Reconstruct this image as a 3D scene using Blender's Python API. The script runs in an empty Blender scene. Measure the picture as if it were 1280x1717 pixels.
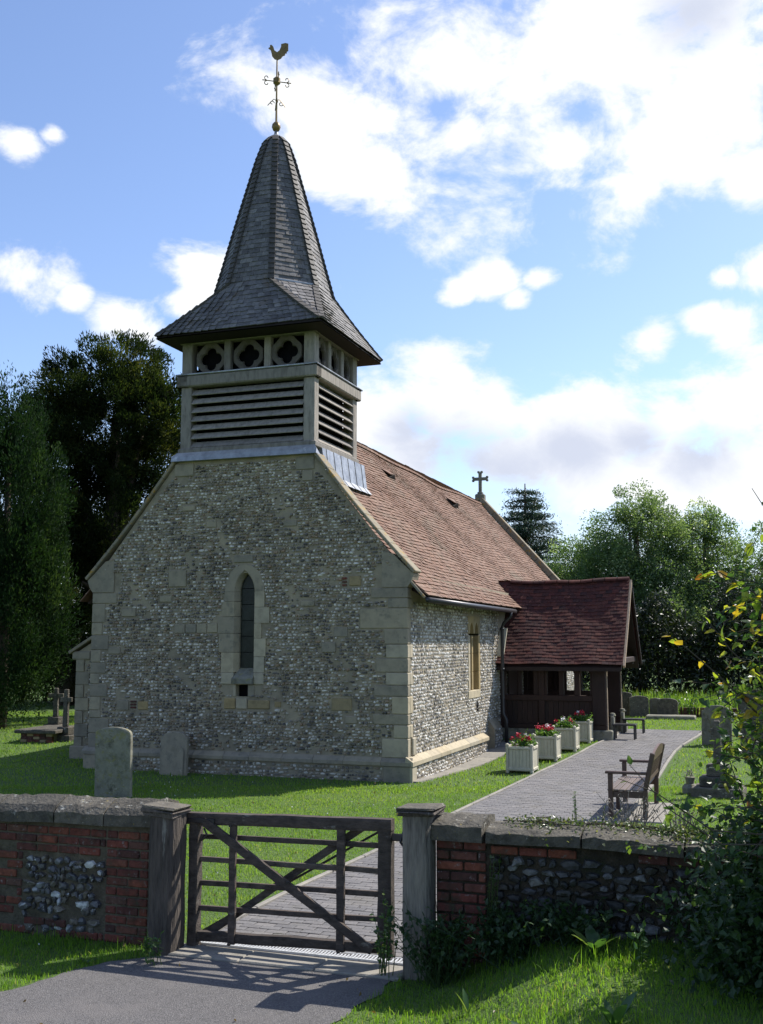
import bpy, math, random
import numpy as np
from mathutils import Matrix, Vector
random.seed(7); RNG = np.random.default_rng(7)
sc = bpy.context.scene
col = sc.collection
PI = math.pi
# ------------------------------------------------------------ camera
cam_d = bpy.data.cameras.new('camera'); cam = bpy.data.objects.new('camera', cam_d); col.objects.link(cam)
cam.location = (0, 0, 2.6); cam.rotation_euler = (math.radians(90 + 6.921), 0, 0)
cam_d.sensor_fit = 'VERTICAL'; cam_d.sensor_height = 24.0; cam_d.lens = 24.0 * 1800 / 1717
cam_d.clip_end = 2000; cam_d.clip_start = .05
sc.camera = cam
# ------------------------------------------------------------ light
SUN_EL = math.radians(47); SUN_AZ = math.atan2(.85, .52)      # azimuth clockwise from +Y
world = bpy.data.worlds.new('World'); sc.world = world; world.use_nodes = True
sd = bpy.data.lights.new('sun', 'SUN'); sd.energy = 5.0; sd.angle = math.radians(.5); sd.color = (1, .955, .88)
sun = bpy.data.objects.new('sun', sd); col.objects.link(sun)
sv = Vector((math.sin(SUN_AZ) * math.cos(SUN_EL), math.cos(SUN_AZ) * math.cos(SUN_EL), math.sin(SUN_EL)))
sun.rotation_euler = sv.to_track_quat('Z', 'Y').to_euler(); sun.location = (20, 15, 30)
sc.view_settings.view_transform = 'Standard'; sc.view_settings.look = 'None'
sc.view_settings.gamma = 1; sc.view_settings.use_curve_mapping = False; sc.view_settings.exposure = 0.56
sc.render.engine = 'CYCLES'
try:
    sc.cycles.max_bounces = 6; sc.cycles.transparent_max_bounces = 6; sc.cycles.caustics_reflective = False; sc.cycles.caustics_refractive = False
except Exception: pass

def build_world():
    nt = world.node_tree; N = nt.nodes; K = nt.links; N.clear()
    out = N.new('ShaderNodeOutputWorld'); bg = N.new('ShaderNodeBackground'); bg.inputs[1].default_value = .072
    sky = N.new('ShaderNodeTexSky'); sky.sky_type = 'NISHITA'; sky.sun_disc = False
    sky.sun_elevation = SUN_EL; sky.sun_rotation = SUN_AZ; sky.air_density = 1.0; sky.dust_density = .6; sky.ozone_density = 1.5
    tc = N.new('ShaderNodeTexCoord')
    def math_(op, a, b=None, c=None, clamp=False):
        n = N.new('ShaderNodeMath'); n.operation = op; n.use_clamp = clamp
        for i, v in enumerate((a, b, c)):
            if v is None: continue
            if isinstance(v, (int, float)): n.inputs[i].default_value = v
            else: K.new(v, n.inputs[i])
        return n.outputs[0]
    def noise(vec, scale, detail, rough, dist=0.):
        n = N.new('ShaderNodeTexNoise'); n.inputs['Scale'].default_value = scale; n.inputs['Detail'].default_value = detail
        n.inputs['Roughness'].default_value = rough; n.inputs['Distortion'].default_value = dist
        K.new(vec, n.inputs['Vector']); return n.outputs['Fac']
    sq = N.new('ShaderNodeVectorMath'); sq.operation = 'MULTIPLY'; sq.inputs[1].default_value = (1, 1, 1.45); K.new(tc.outputs['Generated'], sq.inputs[0])
    d = sq.outputs[0]
    def blobs(lst):
        acc = None
        for x, y, z, r in lst:
            v = N.new('ShaderNodeVectorMath'); v.operation = 'DISTANCE'; K.new(d, v.inputs[0]); v.inputs[1].default_value = (x, y, z * 1.45)
            q = math_('MULTIPLY_ADD', v.outputs['Value'], -1 / r, 1.0)
            acc = q if acc is None else math_('MAXIMUM', acc, q)
        return acc
    field = blobs(CLOUDS)
    n1 = noise(d, 11, 12, .62, .25); n2 = noise(d, 3.2, 3, .5)
    nn = math_('MULTIPLY_ADD', n1, 3.4, -1.74)
    dens = math_('ADD', field, nn)
    dens = math_('ADD', dens, math_('MULTIPLY_ADD', n2, .9, -.45))
    # clouds elsewhere in the sky, away from the part in view
    dt = N.new('ShaderNodeVectorMath'); dt.operation = 'DOT_PRODUCT'; K.new(tc.outputs['Generated'], dt.inputs[0]); dt.inputs[1].default_value = (0, .95, .30)
    away = N.new('ShaderNodeMapRange'); away.interpolation_type = 'SMOOTHSTEP'; away.inputs[1].default_value = .92; away.inputs[2].default_value = .80; K.new(dt.outputs['Value'], away.inputs[0])
    other = math_('MULTIPLY_ADD', n2, 5.0, -2.95); other = math_('ADD', other, nn)
    dens = math_('MAXIMUM', dens, math_('SUBTRACT', math_('MULTIPLY', math_('ADD', other, 3), away.outputs[0]), 3))
    mask = N.new('ShaderNodeMapRange'); mask.interpolation_type = 'SMOOTHSTEP'; mask.inputs[1].default_value = -.16; mask.inputs[2].default_value = .62; K.new(dens, mask.inputs[0])
    # thin haze near the horizon
    sx = N.new('ShaderNodeSeparateXYZ'); K.new(tc.outputs['Generated'], sx.inputs[0])
    hz = N.new('ShaderNodeMapRange'); hz.interpolation_type = 'SMOOTHSTEP'; hz.inputs[1].default_value = .22; hz.inputs[2].default_value = -.02; hz.inputs[4].default_value = .75; K.new(sx.outputs[2], hz.inputs[0])
    grey = blobs(GREYS)
    gm = N.new('ShaderNodeMapRange'); gm.interpolation_type = 'SMOOTHSTEP'; gm.inputs[1].default_value = -.2; gm.inputs[2].default_value = 1.0
    K.new(math_('ADD', grey, math_('MULTIPLY_ADD', n1, 1.8, -.9)), gm.inputs[0])
    cc = N.new('ShaderNodeMix'); cc.data_type = 'RGBA'; K.new(gm.outputs[0], cc.inputs[0])
    cc.inputs[6].default_value = (10.2, 10.4, 10.7, 1); cc.inputs[7].default_value = (6.6, 7.1, 8.5, 1)
    # blue tint of a camera-bright summer sky
    tint = N.new('ShaderNodeMix'); tint.data_type = 'RGBA'; tint.blend_type = 'MULTIPLY'; tint.inputs[0].default_value = 1
    K.new(sky.outputs[0], tint.inputs[6]); tint.inputs[7].default_value = SKYTINT
    m0 = N.new('ShaderNodeMix'); m0.data_type = 'RGBA'; K.new(hz.outputs[0], m0.inputs[0]); K.new(tint.outputs[2], m0.inputs[6]); m0.inputs[7].default_value = (7.2, 8.2, 9.9, 1)
    m1 = N.new('ShaderNodeMix'); m1.data_type = 'RGBA'; K.new(mask.outputs[0], m1.inputs[0]); K.new(m0.outputs[2], m1.inputs[6]); K.new(cc.outputs[2], m1.inputs[7])
    K.new(m1.outputs[2], bg.inputs[0]); K.new(bg.outputs[0], out.inputs[0])
SKYTINT = (1.75, 1.78, 2.0, 1)
CLOUDS = [(0.185,0.844,0.504,0.206), (0.113,0.874,0.473,0.092), (0.245,0.874,0.419,0.092), (0.291,0.837,0.463,0.122), (0.218,0.894,0.390,0.050), (0.166,0.887,0.431,0.067), (0.308,0.870,0.385,0.033), (-0.108,0.870,0.481,0.053), (-0.072,0.880,0.470,0.058), (-0.042,0.898,0.438,0.060), (0.000,0.909,0.416,0.056), (0.034,0.896,0.443,0.053), (0.068,0.892,0.447,0.047), (0.000,0.891,0.454,0.033), (-0.301,0.859,0.414,0.023), (-0.277,0.862,0.425,0.014), (-0.305,0.899,0.314,0.038), (-0.270,0.915,0.300,0.020), (-0.231,0.930,0.286,0.037), (-0.163,0.930,0.330,0.040), (-0.177,0.936,0.305,0.028), (-0.214,0.937,0.277,0.028), (0.103,0.941,0.323,0.029), (0.122,0.944,0.307,0.022), (0.142,0.935,0.325,0.018), (0.073,0.946,0.316,0.017), (0.237,0.935,0.264,0.032), (0.298,0.901,0.315,0.017), (0.305,0.913,0.272,0.033), (0.288,0.916,0.279,0.025), (0.330,0.888,0.321,0.033), (0.000,0.978,0.207,0.064), (0.055,0.975,0.215,0.067), (0.110,0.971,0.211,0.069), (0.164,0.966,0.202,0.067), (0.216,0.957,0.194,0.064), (0.262,0.945,0.197,0.064), (0.301,0.931,0.208,0.067), (0.338,0.916,0.218,0.069), (0.033,0.984,0.174,0.056), (0.116,0.979,0.168,0.061), (0.185,0.969,0.161,0.061), (0.253,0.956,0.148,0.061), (0.311,0.938,0.156,0.067)]
GREYS = [(0.055,0.983,0.174,0.072), (0.116,0.981,0.157,0.067), (0.028,0.980,0.196,0.044), (0.175,0.969,0.172,0.056), (0.232,0.956,0.180,0.039), (0.287,0.943,0.167,0.050), (0.253,0.821,0.511,0.056), (0.088,0.983,0.163,0.083)]

build_world()

# ------------------------------------------------------------ frame of the church (west front along X, nave along Y)
SX, SY, ANG = 0.484, 20.52, -math.radians(19.58)
CA, SA = math.cos(ANG), math.sin(ANG)
def L2W(x, y): return SX + x * CA - y * SA, SY + x * SA + y * CA
def W2L(x, y):
    dx, dy = x - SX, y - SY
    return dx * CA + dy * SA, -dx * SA + dy * CA
def ss(a, b, x):
    t = np.clip((np.asarray(x, float) - a) / (b - a), 0, 1); return t * t * (3 - 2 * t)
def hgt(x, y):                                                   # height of the ground
    x = np.asarray(x, float); y = np.asarray(y, float)
    lx, ly = W2L(x, y)
    z = .2 * ss(1, 7.5, ly)
    z = z - .15 * ss(0, 5, ly) * (1 - ss(.5, 1.2, lx)) * (1 - ss(6.5, 7.5, ly)) * (lx > -.8)
    z = z + .42 * ss(.2, 1.6, x) * (1 - ss(-11.0, -10.7, ly))
    z = z + ss(5.8, 1, y)
    # far off the land rolls a little
    r = np.hypot(x, y - 20)
    z = z + ss(40, 120, r) * (np.sin(x * .03) + np.cos(y * .027)) * .5
    return z
PL_Y = [-11.2, -10.8, -9.25, -6.45, -2.66, 2.06, 4.68, 6.59, 8.39, 10.4, 11.2]
PL_X = [1.62, 1.62, 1.58, 1.72, 1.84, 2.03, 2.36, 2.50, 2.66, 2.66, 2.70]
PR_Y = [-11.2, -10.8, -8.5, -6, -1.08, 3.9, 5.87, 10.04, 11.2]
PR_X = [3.55, 3.6, 4.0, 4.3, 4.39, 4.40, 4.44, 4.75, 4.75]
AL_Y = [1, 6.0, 7.4, 8.39, 9.03, 9.19, 9.32, 9.8]; AL_X = [-9, -4.9, -3.7, -2.85, -2.35, -2.22, -1.85, -1.75]
AR_Y = [1, 5, 7.0, 7.74, 8.06, 8.42, 8.9, 9.8]; AR_X = [-1.6, -1.1, -.62, -.33, -.17, .01, .17, .25]

# ------------------------------------------------------------ materials
MATS = {}
def material(name, var, mul=((0, (.7, .7, .7)), (1, (1.2, 1.2, 1.2))), scale=8, detail=5, rough=.9, bump=.3, bscale=None, bdist=.01,
             spec=.3, blotch=None, metallic=0, stretch=None, wet=None):
    """var: colour ramp over the random number of a piece; mul: ramp over fine noise, multiplied; blotch: (scale, lo, hi, colour) patches"""
    m = bpy.data.materials.new(name); m.use_nodes = True; MATS[name] = m
    nt = m.node_tree; N = nt.nodes; K = nt.links
    b = N['Principled BSDF']; b.inputs['Roughness'].default_value = rough; b.inputs['Metallic'].default_value = metallic
    b.inputs['Specular IOR Level'].default_value = spec
    def ramp(stops, interp='LINEAR'):
        r = N.new('ShaderNodeValToRGB'); e = r.color_ramp.elements; r.color_ramp.interpolation = interp
        while len(e) < len(stops): e.new(.5)
        for i, (p, c) in enumerate(stops): e[i].position = p; e[i].color = (*c, 1)
        return r
    geo = N.new('ShaderNodeNewGeometry'); pos = geo.outputs['Position']
    if stretch:
        mp = N.new('ShaderNodeMapping'); mp.inputs['Rotation'].default_value = (0, 0, -ANG); mp.inputs['Scale'].default_value = stretch; K.new(pos, mp.inputs[0]); pos = mp.outputs[0]
    nz = N.new('ShaderNodeTexNoise'); nz.inputs['Scale'].default_value = scale; nz.inputs['Detail'].default_value = detail; nz.inputs['Roughness'].default_value = .65; K.new(pos, nz.inputs['Vector'])
    mulr = ramp(mul)
    st = N.new('ShaderNodeMapRange'); st.inputs[1].default_value = .28; st.inputs[2].default_value = .72; K.new(nz.outputs['Fac'], st.inputs[0]); K.new(st.outputs[0], mulr.inputs[0])
    if len(var) > 1:
        at = N.new('ShaderNodeAttribute'); at.attribute_name = 'v'; oi = N.new('ShaderNodeObjectInfo')
        lt = N.new('ShaderNodeMath'); lt.operation = 'LESS_THAN'; lt.inputs[1].default_value = 1e-5; K.new(at.outputs['Fac'], lt.inputs[0]); a = N.new('ShaderNodeMath'); a.operation = 'MULTIPLY_ADD'; K.new(lt.outputs[0], a.inputs[0]); K.new(oi.outputs['Random'], a.inputs[1]); K.new(at.outputs['Fac'], a.inputs[2])
        f = N.new('ShaderNodeMath'); f.operation = 'FRACT'; K.new(a.outputs[0], f.inputs[0])
        vr = ramp(var); K.new(f.outputs[0], vr.inputs[0]); c = vr.outputs[0]
    else:
        rgb = N.new('ShaderNodeRGB'); rgb.outputs[0].default_value = (*var[0][1], 1); c = rgb.outputs[0]
    mx = N.new('ShaderNodeMix'); mx.data_type = 'RGBA'; mx.blend_type = 'MULTIPLY'; mx.inputs[0].default_value = 1; K.new(c, mx.inputs[6]); K.new(mulr.outputs[0], mx.inputs[7]); c = mx.outputs[2]
    for bl in (blotch or []):
        n2 = N.new('ShaderNodeTexNoise'); n2.inputs['Scale'].default_value = bl[0]; n2.inputs['Detail'].default_value = 6; n2.inputs['Roughness'].default_value = .7; K.new(pos, n2.inputs['Vector'])
        mr = N.new('ShaderNodeMapRange'); mr.inputs[1].default_value = bl[1]; mr.inputs[2].default_value = bl[2]; K.new(n2.outputs['Fac'], mr.inputs[0])
        m2 = N.new('ShaderNodeMix'); m2.data_type = 'RGBA'; K.new(mr.outputs[0], m2.inputs[0]); K.new(c, m2.inputs[6]); m2.inputs[7].default_value = (*bl[3], 1); c = m2.outputs[2]
    K.new(c, b.inputs['Base Color'])
    if bump:
        nb = N.new('ShaderNodeTexNoise'); nb.inputs['Scale'].default_value = bscale or scale * 4; nb.inputs['Detail'].default_value = 6; K.new(pos, nb.inputs['Vector'])
        bp = N.new('ShaderNodeBump'); bp.inputs['Strength'].default_value = bump; bp.inputs['Distance'].default_value = bdist; K.new(nb.outputs['Fac'], bp.inputs['Height']); K.new(bp.outputs[0], b.inputs['Normal'])
    return m
def leaf_material(name, var, trans=.45, rough=.45, spec=.35, big=None):
    m = bpy.data.materials.new(name); m.use_nodes = True; MATS[name] = m
    nt = m.node_tree; N = nt.nodes; K = nt.links
    b = N['Principled BSDF']; b.inputs['Roughness'].default_value = rough; b.inputs['Specular IOR Level'].default_value = spec
    at = N.new('ShaderNodeAttribute'); at.attribute_name = 'v'; oi = N.new('ShaderNodeObjectInfo')
    lt = N.new('ShaderNodeMath'); lt.operation = 'LESS_THAN'; lt.inputs[1].default_value = 1e-5; K.new(at.outputs['Fac'], lt.inputs[0]); a = N.new('ShaderNodeMath'); a.operation = 'MULTIPLY_ADD'; K.new(lt.outputs[0], a.inputs[0]); K.new(oi.outputs['Random'], a.inputs[1]); K.new(at.outputs['Fac'], a.inputs[2])
    f = N.new('ShaderNodeMath'); f.operation = 'FRACT'; K.new(a.outputs[0], f.inputs[0])
    r = N.new('ShaderNodeValToRGB'); e = r.color_ramp.elements
    while len(e) < len(var): e.new(.5)
    for i, (p, c) in enumerate(var): e[i].position = p; e[i].color = (*c, 1)
    K.new(f.outputs[0], r.inputs[0]); c = r.outputs[0]
    if big:                                                    # patches of another tone over metres
        geo = N.new('ShaderNodeNewGeometry'); nz = N.new('ShaderNodeTexNoise'); nz.inputs['Scale'].default_value = big[0]; nz.inputs['Detail'].default_value = 4; K.new(geo.outputs['Position'], nz.inputs['Vector'])
        mr = N.new('ShaderNodeMapRange'); mr.inputs[1].default_value = .4; mr.inputs[2].default_value = .62; K.new(nz.outputs['Fac'], mr.inputs[0])
        mx = N.new('ShaderNodeMix'); mx.data_type = 'RGBA'; mx.blend_type = 'MULTIPLY'; K.new(mr.outputs[0], mx.inputs[0]); K.new(c, mx.inputs[6]); mx.inputs[7].default_value = (*big[1], 1); c = mx.outputs[2]
    K.new(c, b.inputs['Base Color'])
    t = N.new('ShaderNodeBsdfTranslucent'); g = N.new('ShaderNodeMix'); g.data_type = 'RGBA'; g.blend_type = 'MULTIPLY'; g.inputs[0].default_value = 1
    K.new(c, g.inputs[6]); g.inputs[7].default_value = (1.9, 1.9, .8, 1); K.new(g.outputs[2], t.inputs[0])
    ms = N.new('ShaderNodeMixShader'); ms.inputs[0].default_value = trans; K.new(b.outputs[0], ms.inputs[1]); K.new(t.outputs[0], ms.inputs[2])
    K.new(ms.outputs[0], N['Material Output'].inputs[0])
    return m
STONEMUL = ((0, (.72, .72, .72)), (.5, (1, 1, 1)), (1, (1.15, 1.13, 1.1)))
material('mortar', [(0, (.30, .262, .195))], scale=2.5, detail=8, mul=((0, (.55, .53, .5)), (.5, (.9, .88, .85)), (1, (1.2, 1.15, 1.05))), bump=.6, bscale=60)
material('flint', [(0, (.66, .61, .53)), (.12, (.48, .44, .37)), (.30, (.29, .26, .21)), (.46, (.17, .152, .13)), (.56, (.055, .05, .048)), (.66, (.31, .265, .20)), (.80, (.25, .17, .10)), (.87, (.20, .15, .10)), (.93, (.40, .36, .29)), (1, (.68, .63, .55))],
         scale=30, mul=((0, (.45, .45, .47)), (.45, (.95, .95, .95)), (1, (1.25, 1.25, 1.25))), rough=.5, spec=.5, bump=.3, bscale=90, blotch=[(1.1, .56, .66, (.17, .14, .10))])
material('flint_south', [(0, (.74, .72, .68)), (.2, (.48, .46, .42)), (.45, (.32, .29, .25)), (.62, (.10, .098, .10)), (.76, (.38, .33, .26)), (1, (.74, .71, .66))],
         scale=30, mul=((0, (.5, .5, .5)), (.5, (.95, .95, .95)), (1, (1.2, 1.2, 1.2))), rough=.55, spec=.4, bump=.3, bscale=90)
material('flint_boundary', [(0, (.50, .51, .50)), (.12, (.26, .27, .28)), (.3, (.05, .05, .056)), (.55, (.085, .083, .085)), (.75, (.13, .11, .085)), (.92, (.07, .068, .07)), (1, (.5, .5, .48))],
         scale=22, mul=((0, (.3, .3, .33)), (.5, (.9, .9, .9)), (1, (1.35, 1.35, 1.35))), rough=.4, spec=.5, bump=.4, bscale=50, blotch=[(26, .6, .68, (.6, .6, .58))])
material('ashlar', [(0, (.285, .245, .175)), (.35, (.225, .20, .155)), (.7, (.31, .265, .185)), (1, (.20, .178, .14))], scale=5, detail=8, mul=STONEMUL, bump=.35, bscale=40, blotch=[(3.5, .55, .7, (.17, .155, .12)), (14, .62, .72, (.12, .11, .09)), (8, .64, .74, (.36, .32, .24))])
material('ashlar_pale', [(0, (.42, .36, .25)), (.5, (.35, .31, .235)), (1, (.39, .325, .215))], scale=5, detail=8, mul=STONEMUL, bump=.3, bscale=40)
material('ashlar_ochre', [(0, (.33, .245, .12)), (1, (.25, .20, .115))], scale=6, detail=8, mul=STONEMUL, bump=.3, bscale=40)
material('limestone_old', [(0, (.215, .205, .165)), (1, (.165, .16, .13))], scale=7, detail=9, mul=((0, (.55, .55, .5)), (.5, (1, 1, 1)), (1, (1.3, 1.28, 1.2))), bump=.6, bscale=30,
         blotch=[(9, .54, .66, (.20, .185, .075)), (4, .55, .68, (.08, .075, .055)), (30, .62, .7, (.42, .42, .37))])
material('coping_stone', [(0, (.10, .09, .07)), (.5, (.075, .069, .057)), (1, (.12, .107, .085))], scale=9, detail=9, mul=((0, (.5, .5, .48)), (.5, (1, 1, 1)), (1, (1.5, 1.45, 1.35))), bump=.8, bscale=35, bdist=.02,
         blotch=[(14, .60, .68, (.36, .35, .30)), (20, .64, .7, (.33, .25, .06)), (5, .6, .7, (.05, .05, .03))])
material('verge_stone', [(0, (.25, .215, .15)), (1, (.19, .17, .13))], scale=8, mul=STONEMUL, bump=.5, blotch=[(7, .55, .63, (.33, .20, .05)), (12, .62, .7, (.07, .065, .05))])
material('brick', [(0, (.165, .050, .034)), (.3, (.105, .036, .028)), (.5, (.070, .033, .027)), (.7, (.20, .062, .036)), (.85, (.10, .056, .042)), (1, (.14, .042, .031))], scale=18, detail=7,
         mul=((0, (.5, .5, .5)), (.5, (1, 1, 1)), (1, (1.3, 1.3, 1.3))), bump=.5, bscale=60, blotch=[(24, .58, .68, (.24, .21, .20)), (3, .50, .66, (.045, .036, .024)), (6, .62, .7, (.055, .06, .025))])
material('wall_mortar', [(0, (.11, .095, .07))], scale=9, detail=8, mul=((0, (.4, .38, .33)), (.5, (.9, .9, .85)), (1, (1.35, 1.3, 1.2))), bump=.8, bscale=45, bdist=.02, blotch=[(2.2, .52, .64, (.07, .055, .04))])
material('roof_tile', [(0, (.185, .098, .060)), (.25, (.155, .080, .050)), (.5, (.195, .115, .075)), (.68, (.13, .068, .045)), (.85, (.205, .125, .085)), (1, (.165, .086, .056))], scale=12, detail=6,
         mul=((0, (.6, .6, .62)), (.5, (1, 1, 1)), (1, (1.25, 1.22, 1.2))), bump=.3, bscale=60, blotch=[(1.1, .52, .72, (.135, .095, .062)), (9, .62, .74, (.24, .18, .12))], rough=.8, stretch=(1, .5, 1))
material('flint_shaded', [(0, (.16, .16, .16)), (.12, (.07, .07, .072)), (.5, (.025, .025, .027)), (.85, (.05, .042, .035)), (1, (.2, .2, .19))], scale=22, mul=((0, (.3, .3, .33)), (.5, (.9, .9, .9)), (1, (1.35, 1.35, 1.35))), rough=.5, bump=.4, bscale=50, blotch=[(4, .5, .62, (.02, .022, .012))])  # flint darkened to carry the backlit shade of the right wall, plus moss blotches
material('mortar_shaded', [(0, (.04, .033, .024))], scale=9, detail=8, mul=((0, (.4, .38, .33)), (.5, (.9, .9, .85)), (1, (1.5, 1.3, 1.2))), bump=.8, bscale=45, bdist=.02, blotch=[(5, .55, .66, (.02, .024, .012)), (3, .6, .7, (.10, .045, .025))])  # right wall mortar, its shade put into the colour along with moss
material('oak_post_pale', [(0, (.20, .178, .15))], scale=22, detail=9, mul=((0, (.3, .3, .3)), (.5, (1, 1, 1)), (1, (1.4, 1.4, 1.35))), stretch=(1, 1, .13), bump=1, bscale=70, bdist=.02)
material('porch_tile', [(0, (.070, .021, .017)), (.25, (.048, .018, .016)), (.5, (.088, .026, .019)), (.7, (.038, .017, .016)), (.88, (.105, .035, .024)), (1, (.058, .020, .017))], scale=10, detail=6,
         mul=((0, (.5, .5, .5)), (.5, (1, 1, 1)), (1, (1.35, 1.3, 1.3))), bump=.3, bscale=60, blotch=[(16, .68, .73, (.3, .28, .25))], rough=.85)
material('shingle', [(0, (.15, .143, .143)), (.3, (.10, .095, .097)), (.5, (.18, .17, .165)), (.75, (.075, .07, .07)), (1, (.13, .125, .125))], scale=14, detail=6,
         mul=((0, (.6, .6, .6)), (.5, (1, 1, 1)), (1, (1.3, 1.3, 1.3))), bump=.3, bscale=70, blotch=[(2.0, .56, .68, (.12, .095, .07))], rough=.7, spec=.35)
material('oak_eave_shade', [(0, (.12, .105, .09)), (1, (.09, .08, .07))], scale=14, detail=8, mul=STONEMUL, bump=.45, bscale=60)  # shade of the spire eave over the quatrefoils, put into the oak colour
material('shingle_hip_shade', [(0, (.075, .068, .062)), (1, (.05, .045, .042))], scale=14, mul=STONEMUL, bump=.3, rough=.7)  # hip tone darkened to draw the shadows of the stepped shingles
material('oak_grey', [(0, (.22, .20, .175)), (.5, (.28, .25, .215)), (1, (.17, .155, .14))], scale=14, detail=8, mul=((0, (.55, .54, .52)), (.5, (1, 1, 1)), (1, (1.25, 1.23, 1.2))), stretch=(1, 1, .25), bump=.45, bscale=60,
         blotch=[(4, .58, .7, (.15, .135, .115))])
material('oak_gate', [(0, (.085, .066, .055)), (.5, (.055, .045, .038)), (1, (.11, .09, .073))], scale=20, detail=9, mul=((0, (.4, .4, .4)), (.5, (1, 1, 1)), (1, (1.6, 1.55, 1.5))), stretch=(.3, 1, 1), bump=.8, bscale=70,
         blotch=[(9, .63, .72, (.22, .21, .18))])
material('oak_post', [(0, (.115, .098, .082)), (1, (.08, .067, .057))], scale=22, detail=9, mul=((0, (.3, .3, .3)), (.5, (1, 1, 1)), (1, (1.6, 1.55, 1.5))), stretch=(1, 1, .13), bump=1, bscale=70, bdist=.02,
         blotch=[(12, .62, .7, (.22, .21, .18)), (5, .55, .66, (.03, .026, .022))])
material('timber_dark', [(0, (.026, .013, .010)), (.5, (.034, .016, .012)), (1, (.02, .011, .009))], scale=12, mul=STONEMUL, stretch=(1, 1, .2), bump=.3, rough=.6)
material('timber_tan', [(0, (.36, .27, .19))], scale=12, mul=STONEMUL, bump=.3)
material('bench_wood', [(0, (.10, .055, .038)), (.5, (.075, .042, .03)), (1, (.12, .068, .048))], scale=18, mul=STONEMUL, bump=.3, rough=.45, spec=.5)
material('bench_seat', [(0, (.17, .13, .11)), (1, (.13, .10, .085))], scale=18, mul=STONEMUL, bump=.3, rough=.5, spec=.4)
material('soffit', [(0, (.02, .015, .012))], bump=0, rough=.9)
material('lead', [(0, (.34, .35, .37)), (1, (.28, .29, .31))], scale=5, detail=8, mul=((0, (.6, .6, .62)), (.5, (1, 1, 1)), (1, (1.35, 1.35, 1.35))), bump=.25, rough=.42, metallic=.35, blotch=[(6, .6, .72, (.6, .6, .6))])
material('black_iron', [(0, (.022, .02, .022))], bump=.1, rough=.4, spec=.5)
material('vane_metal', [(0, (.22, .15, .06))], bump=.1, rough=.4, metallic=.5)
material('dark_void', [(0, (.008, .008, .009))], bump=0, rough=.9, spec=.05)
material('glass_dark', [(0, (.010, .013, .011))], scale=5, mul=((0, (.5, .5, .5)), (1, (2.4, 2.4, 2.2))), bump=.3, bscale=30, rough=.3, spec=.22)
material('cream_paint', [(0, (.50, .465, .36))], scale=6, mul=((0, (.86, .86, .84)), (1, (1.05, 1.05, 1.04))), bump=.08, rough=.5, blotch=[(9, .60, .8, (.34, .32, .25))])
material('asphalt', [(0, (.15, .142, .138))], scale=85, detail=4, mul=((0, (.32, .32, .33)), (.45, (.95, .95, .95)), (.75, (1.25, 1.25, 1.25)), (1, (2.3, 2.25, 2.2))), bump=1, bscale=120, bdist=.02, blotch=[(1.1, .5, .72, (.195, .18, .17)), (2.6, .60, .72, (.095, .09, .085))])
material('path_bed', [(0, (.10, .095, .085))], scale=20, bump=.5)
material('paver', [(0, (.165, .158, .155)), (.3, (.14, .134, .133)), (.55, (.19, .178, .17)), (.8, (.125, .12, .12)), (1, (.18, .168, .162))], scale=30, mul=STONEMUL, bump=.4, bscale=90, rough=.75,
         blotch=[(1.4, .52, .7, (.13, .12, .105)), (5, .62, .72, (.085, .085, .06))])
material('concrete', [(0, (.28, .26, .22)), (1, (.22, .205, .18))], scale=9, detail=8, mul=STONEMUL, bump=.4, bscale=60, blotch=[(7, .6, .72, (.2, .19, .15))])
material('galvanised', [(0, (.55, .56, .57))], scale=20, mul=STONEMUL, bump=.1, rough=.5, metallic=.2)
material('soil', [(0, (.045, .036, .026))], scale=10, bump=.8)
material('ground_grass', [(0, (.075, .13, .028))], scale=14, detail=8, mul=((0, (.5, .5, .45)), (.5, (1, 1, 1)), (1, (1.5, 1.4, 1.2))), bump=1, bscale=60, bdist=.03, blotch=[(.5, .45, .65, (.09, .14, .035))])
material('bark', [(0, (.09, .07, .05)), (1, (.06, .05, .04))], scale=12, mul=STONEMUL, stretch=(1, 1, .3), bump=1, bscale=30, bdist=.03)
material('planter_paint', [(0, (.50, .465, .36)), (.5, (.46, .43, .33)), (1, (.53, .49, .385))], scale=6, mul=((0, (.8, .8, .78)), (1, (1.05, 1.05, 1.04))), bump=.1, rough=.55, blotch=[(7, .58, .78, (.33, .32, .24))])
material('petal_red', [(0, (.55, .02, .03)), (.5, (.62, .05, .10)), (1, (.45, .01, .015))], bump=0, rough=.6)
material('petal_white', [(0, (.8, .8, .78))], bump=0, rough=.6)
material('dead_twig', [(0, (.30, .27, .22)), (1, (.22, .20, .17))], bump=0)
leaf_material('blade', [(0, (.115, .22, .028)), (.4, (.15, .27, .036)), (.7, (.185, .30, .05)), (.92, (.07, .14, .022)), (.97, (.24, .25, .10)), (1, (.32, .29, .15))], trans=.55, rough=.5, spec=.3, big=(.9, (.80, .88, .75)))
leaf_material('blade_lawn', [(0, (.14, .235, .038)), (.5, (.175, .275, .05)), (.8, (.12, .20, .034)), (.94, (.23, .27, .09)), (1, (.30, .30, .14))], trans=.5, rough=.55, spec=.25, big=(.45, (.74, .84, .72)))
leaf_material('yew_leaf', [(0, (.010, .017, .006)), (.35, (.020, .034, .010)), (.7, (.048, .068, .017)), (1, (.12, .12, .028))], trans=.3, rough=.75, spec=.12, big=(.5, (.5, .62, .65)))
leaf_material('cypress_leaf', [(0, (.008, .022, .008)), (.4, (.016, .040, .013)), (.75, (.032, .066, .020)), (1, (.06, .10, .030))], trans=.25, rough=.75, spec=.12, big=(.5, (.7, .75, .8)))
leaf_material('cedar_leaf', [(0, (.025, .050, .032)), (1, (.045, .075, .045))], trans=.15)
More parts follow.
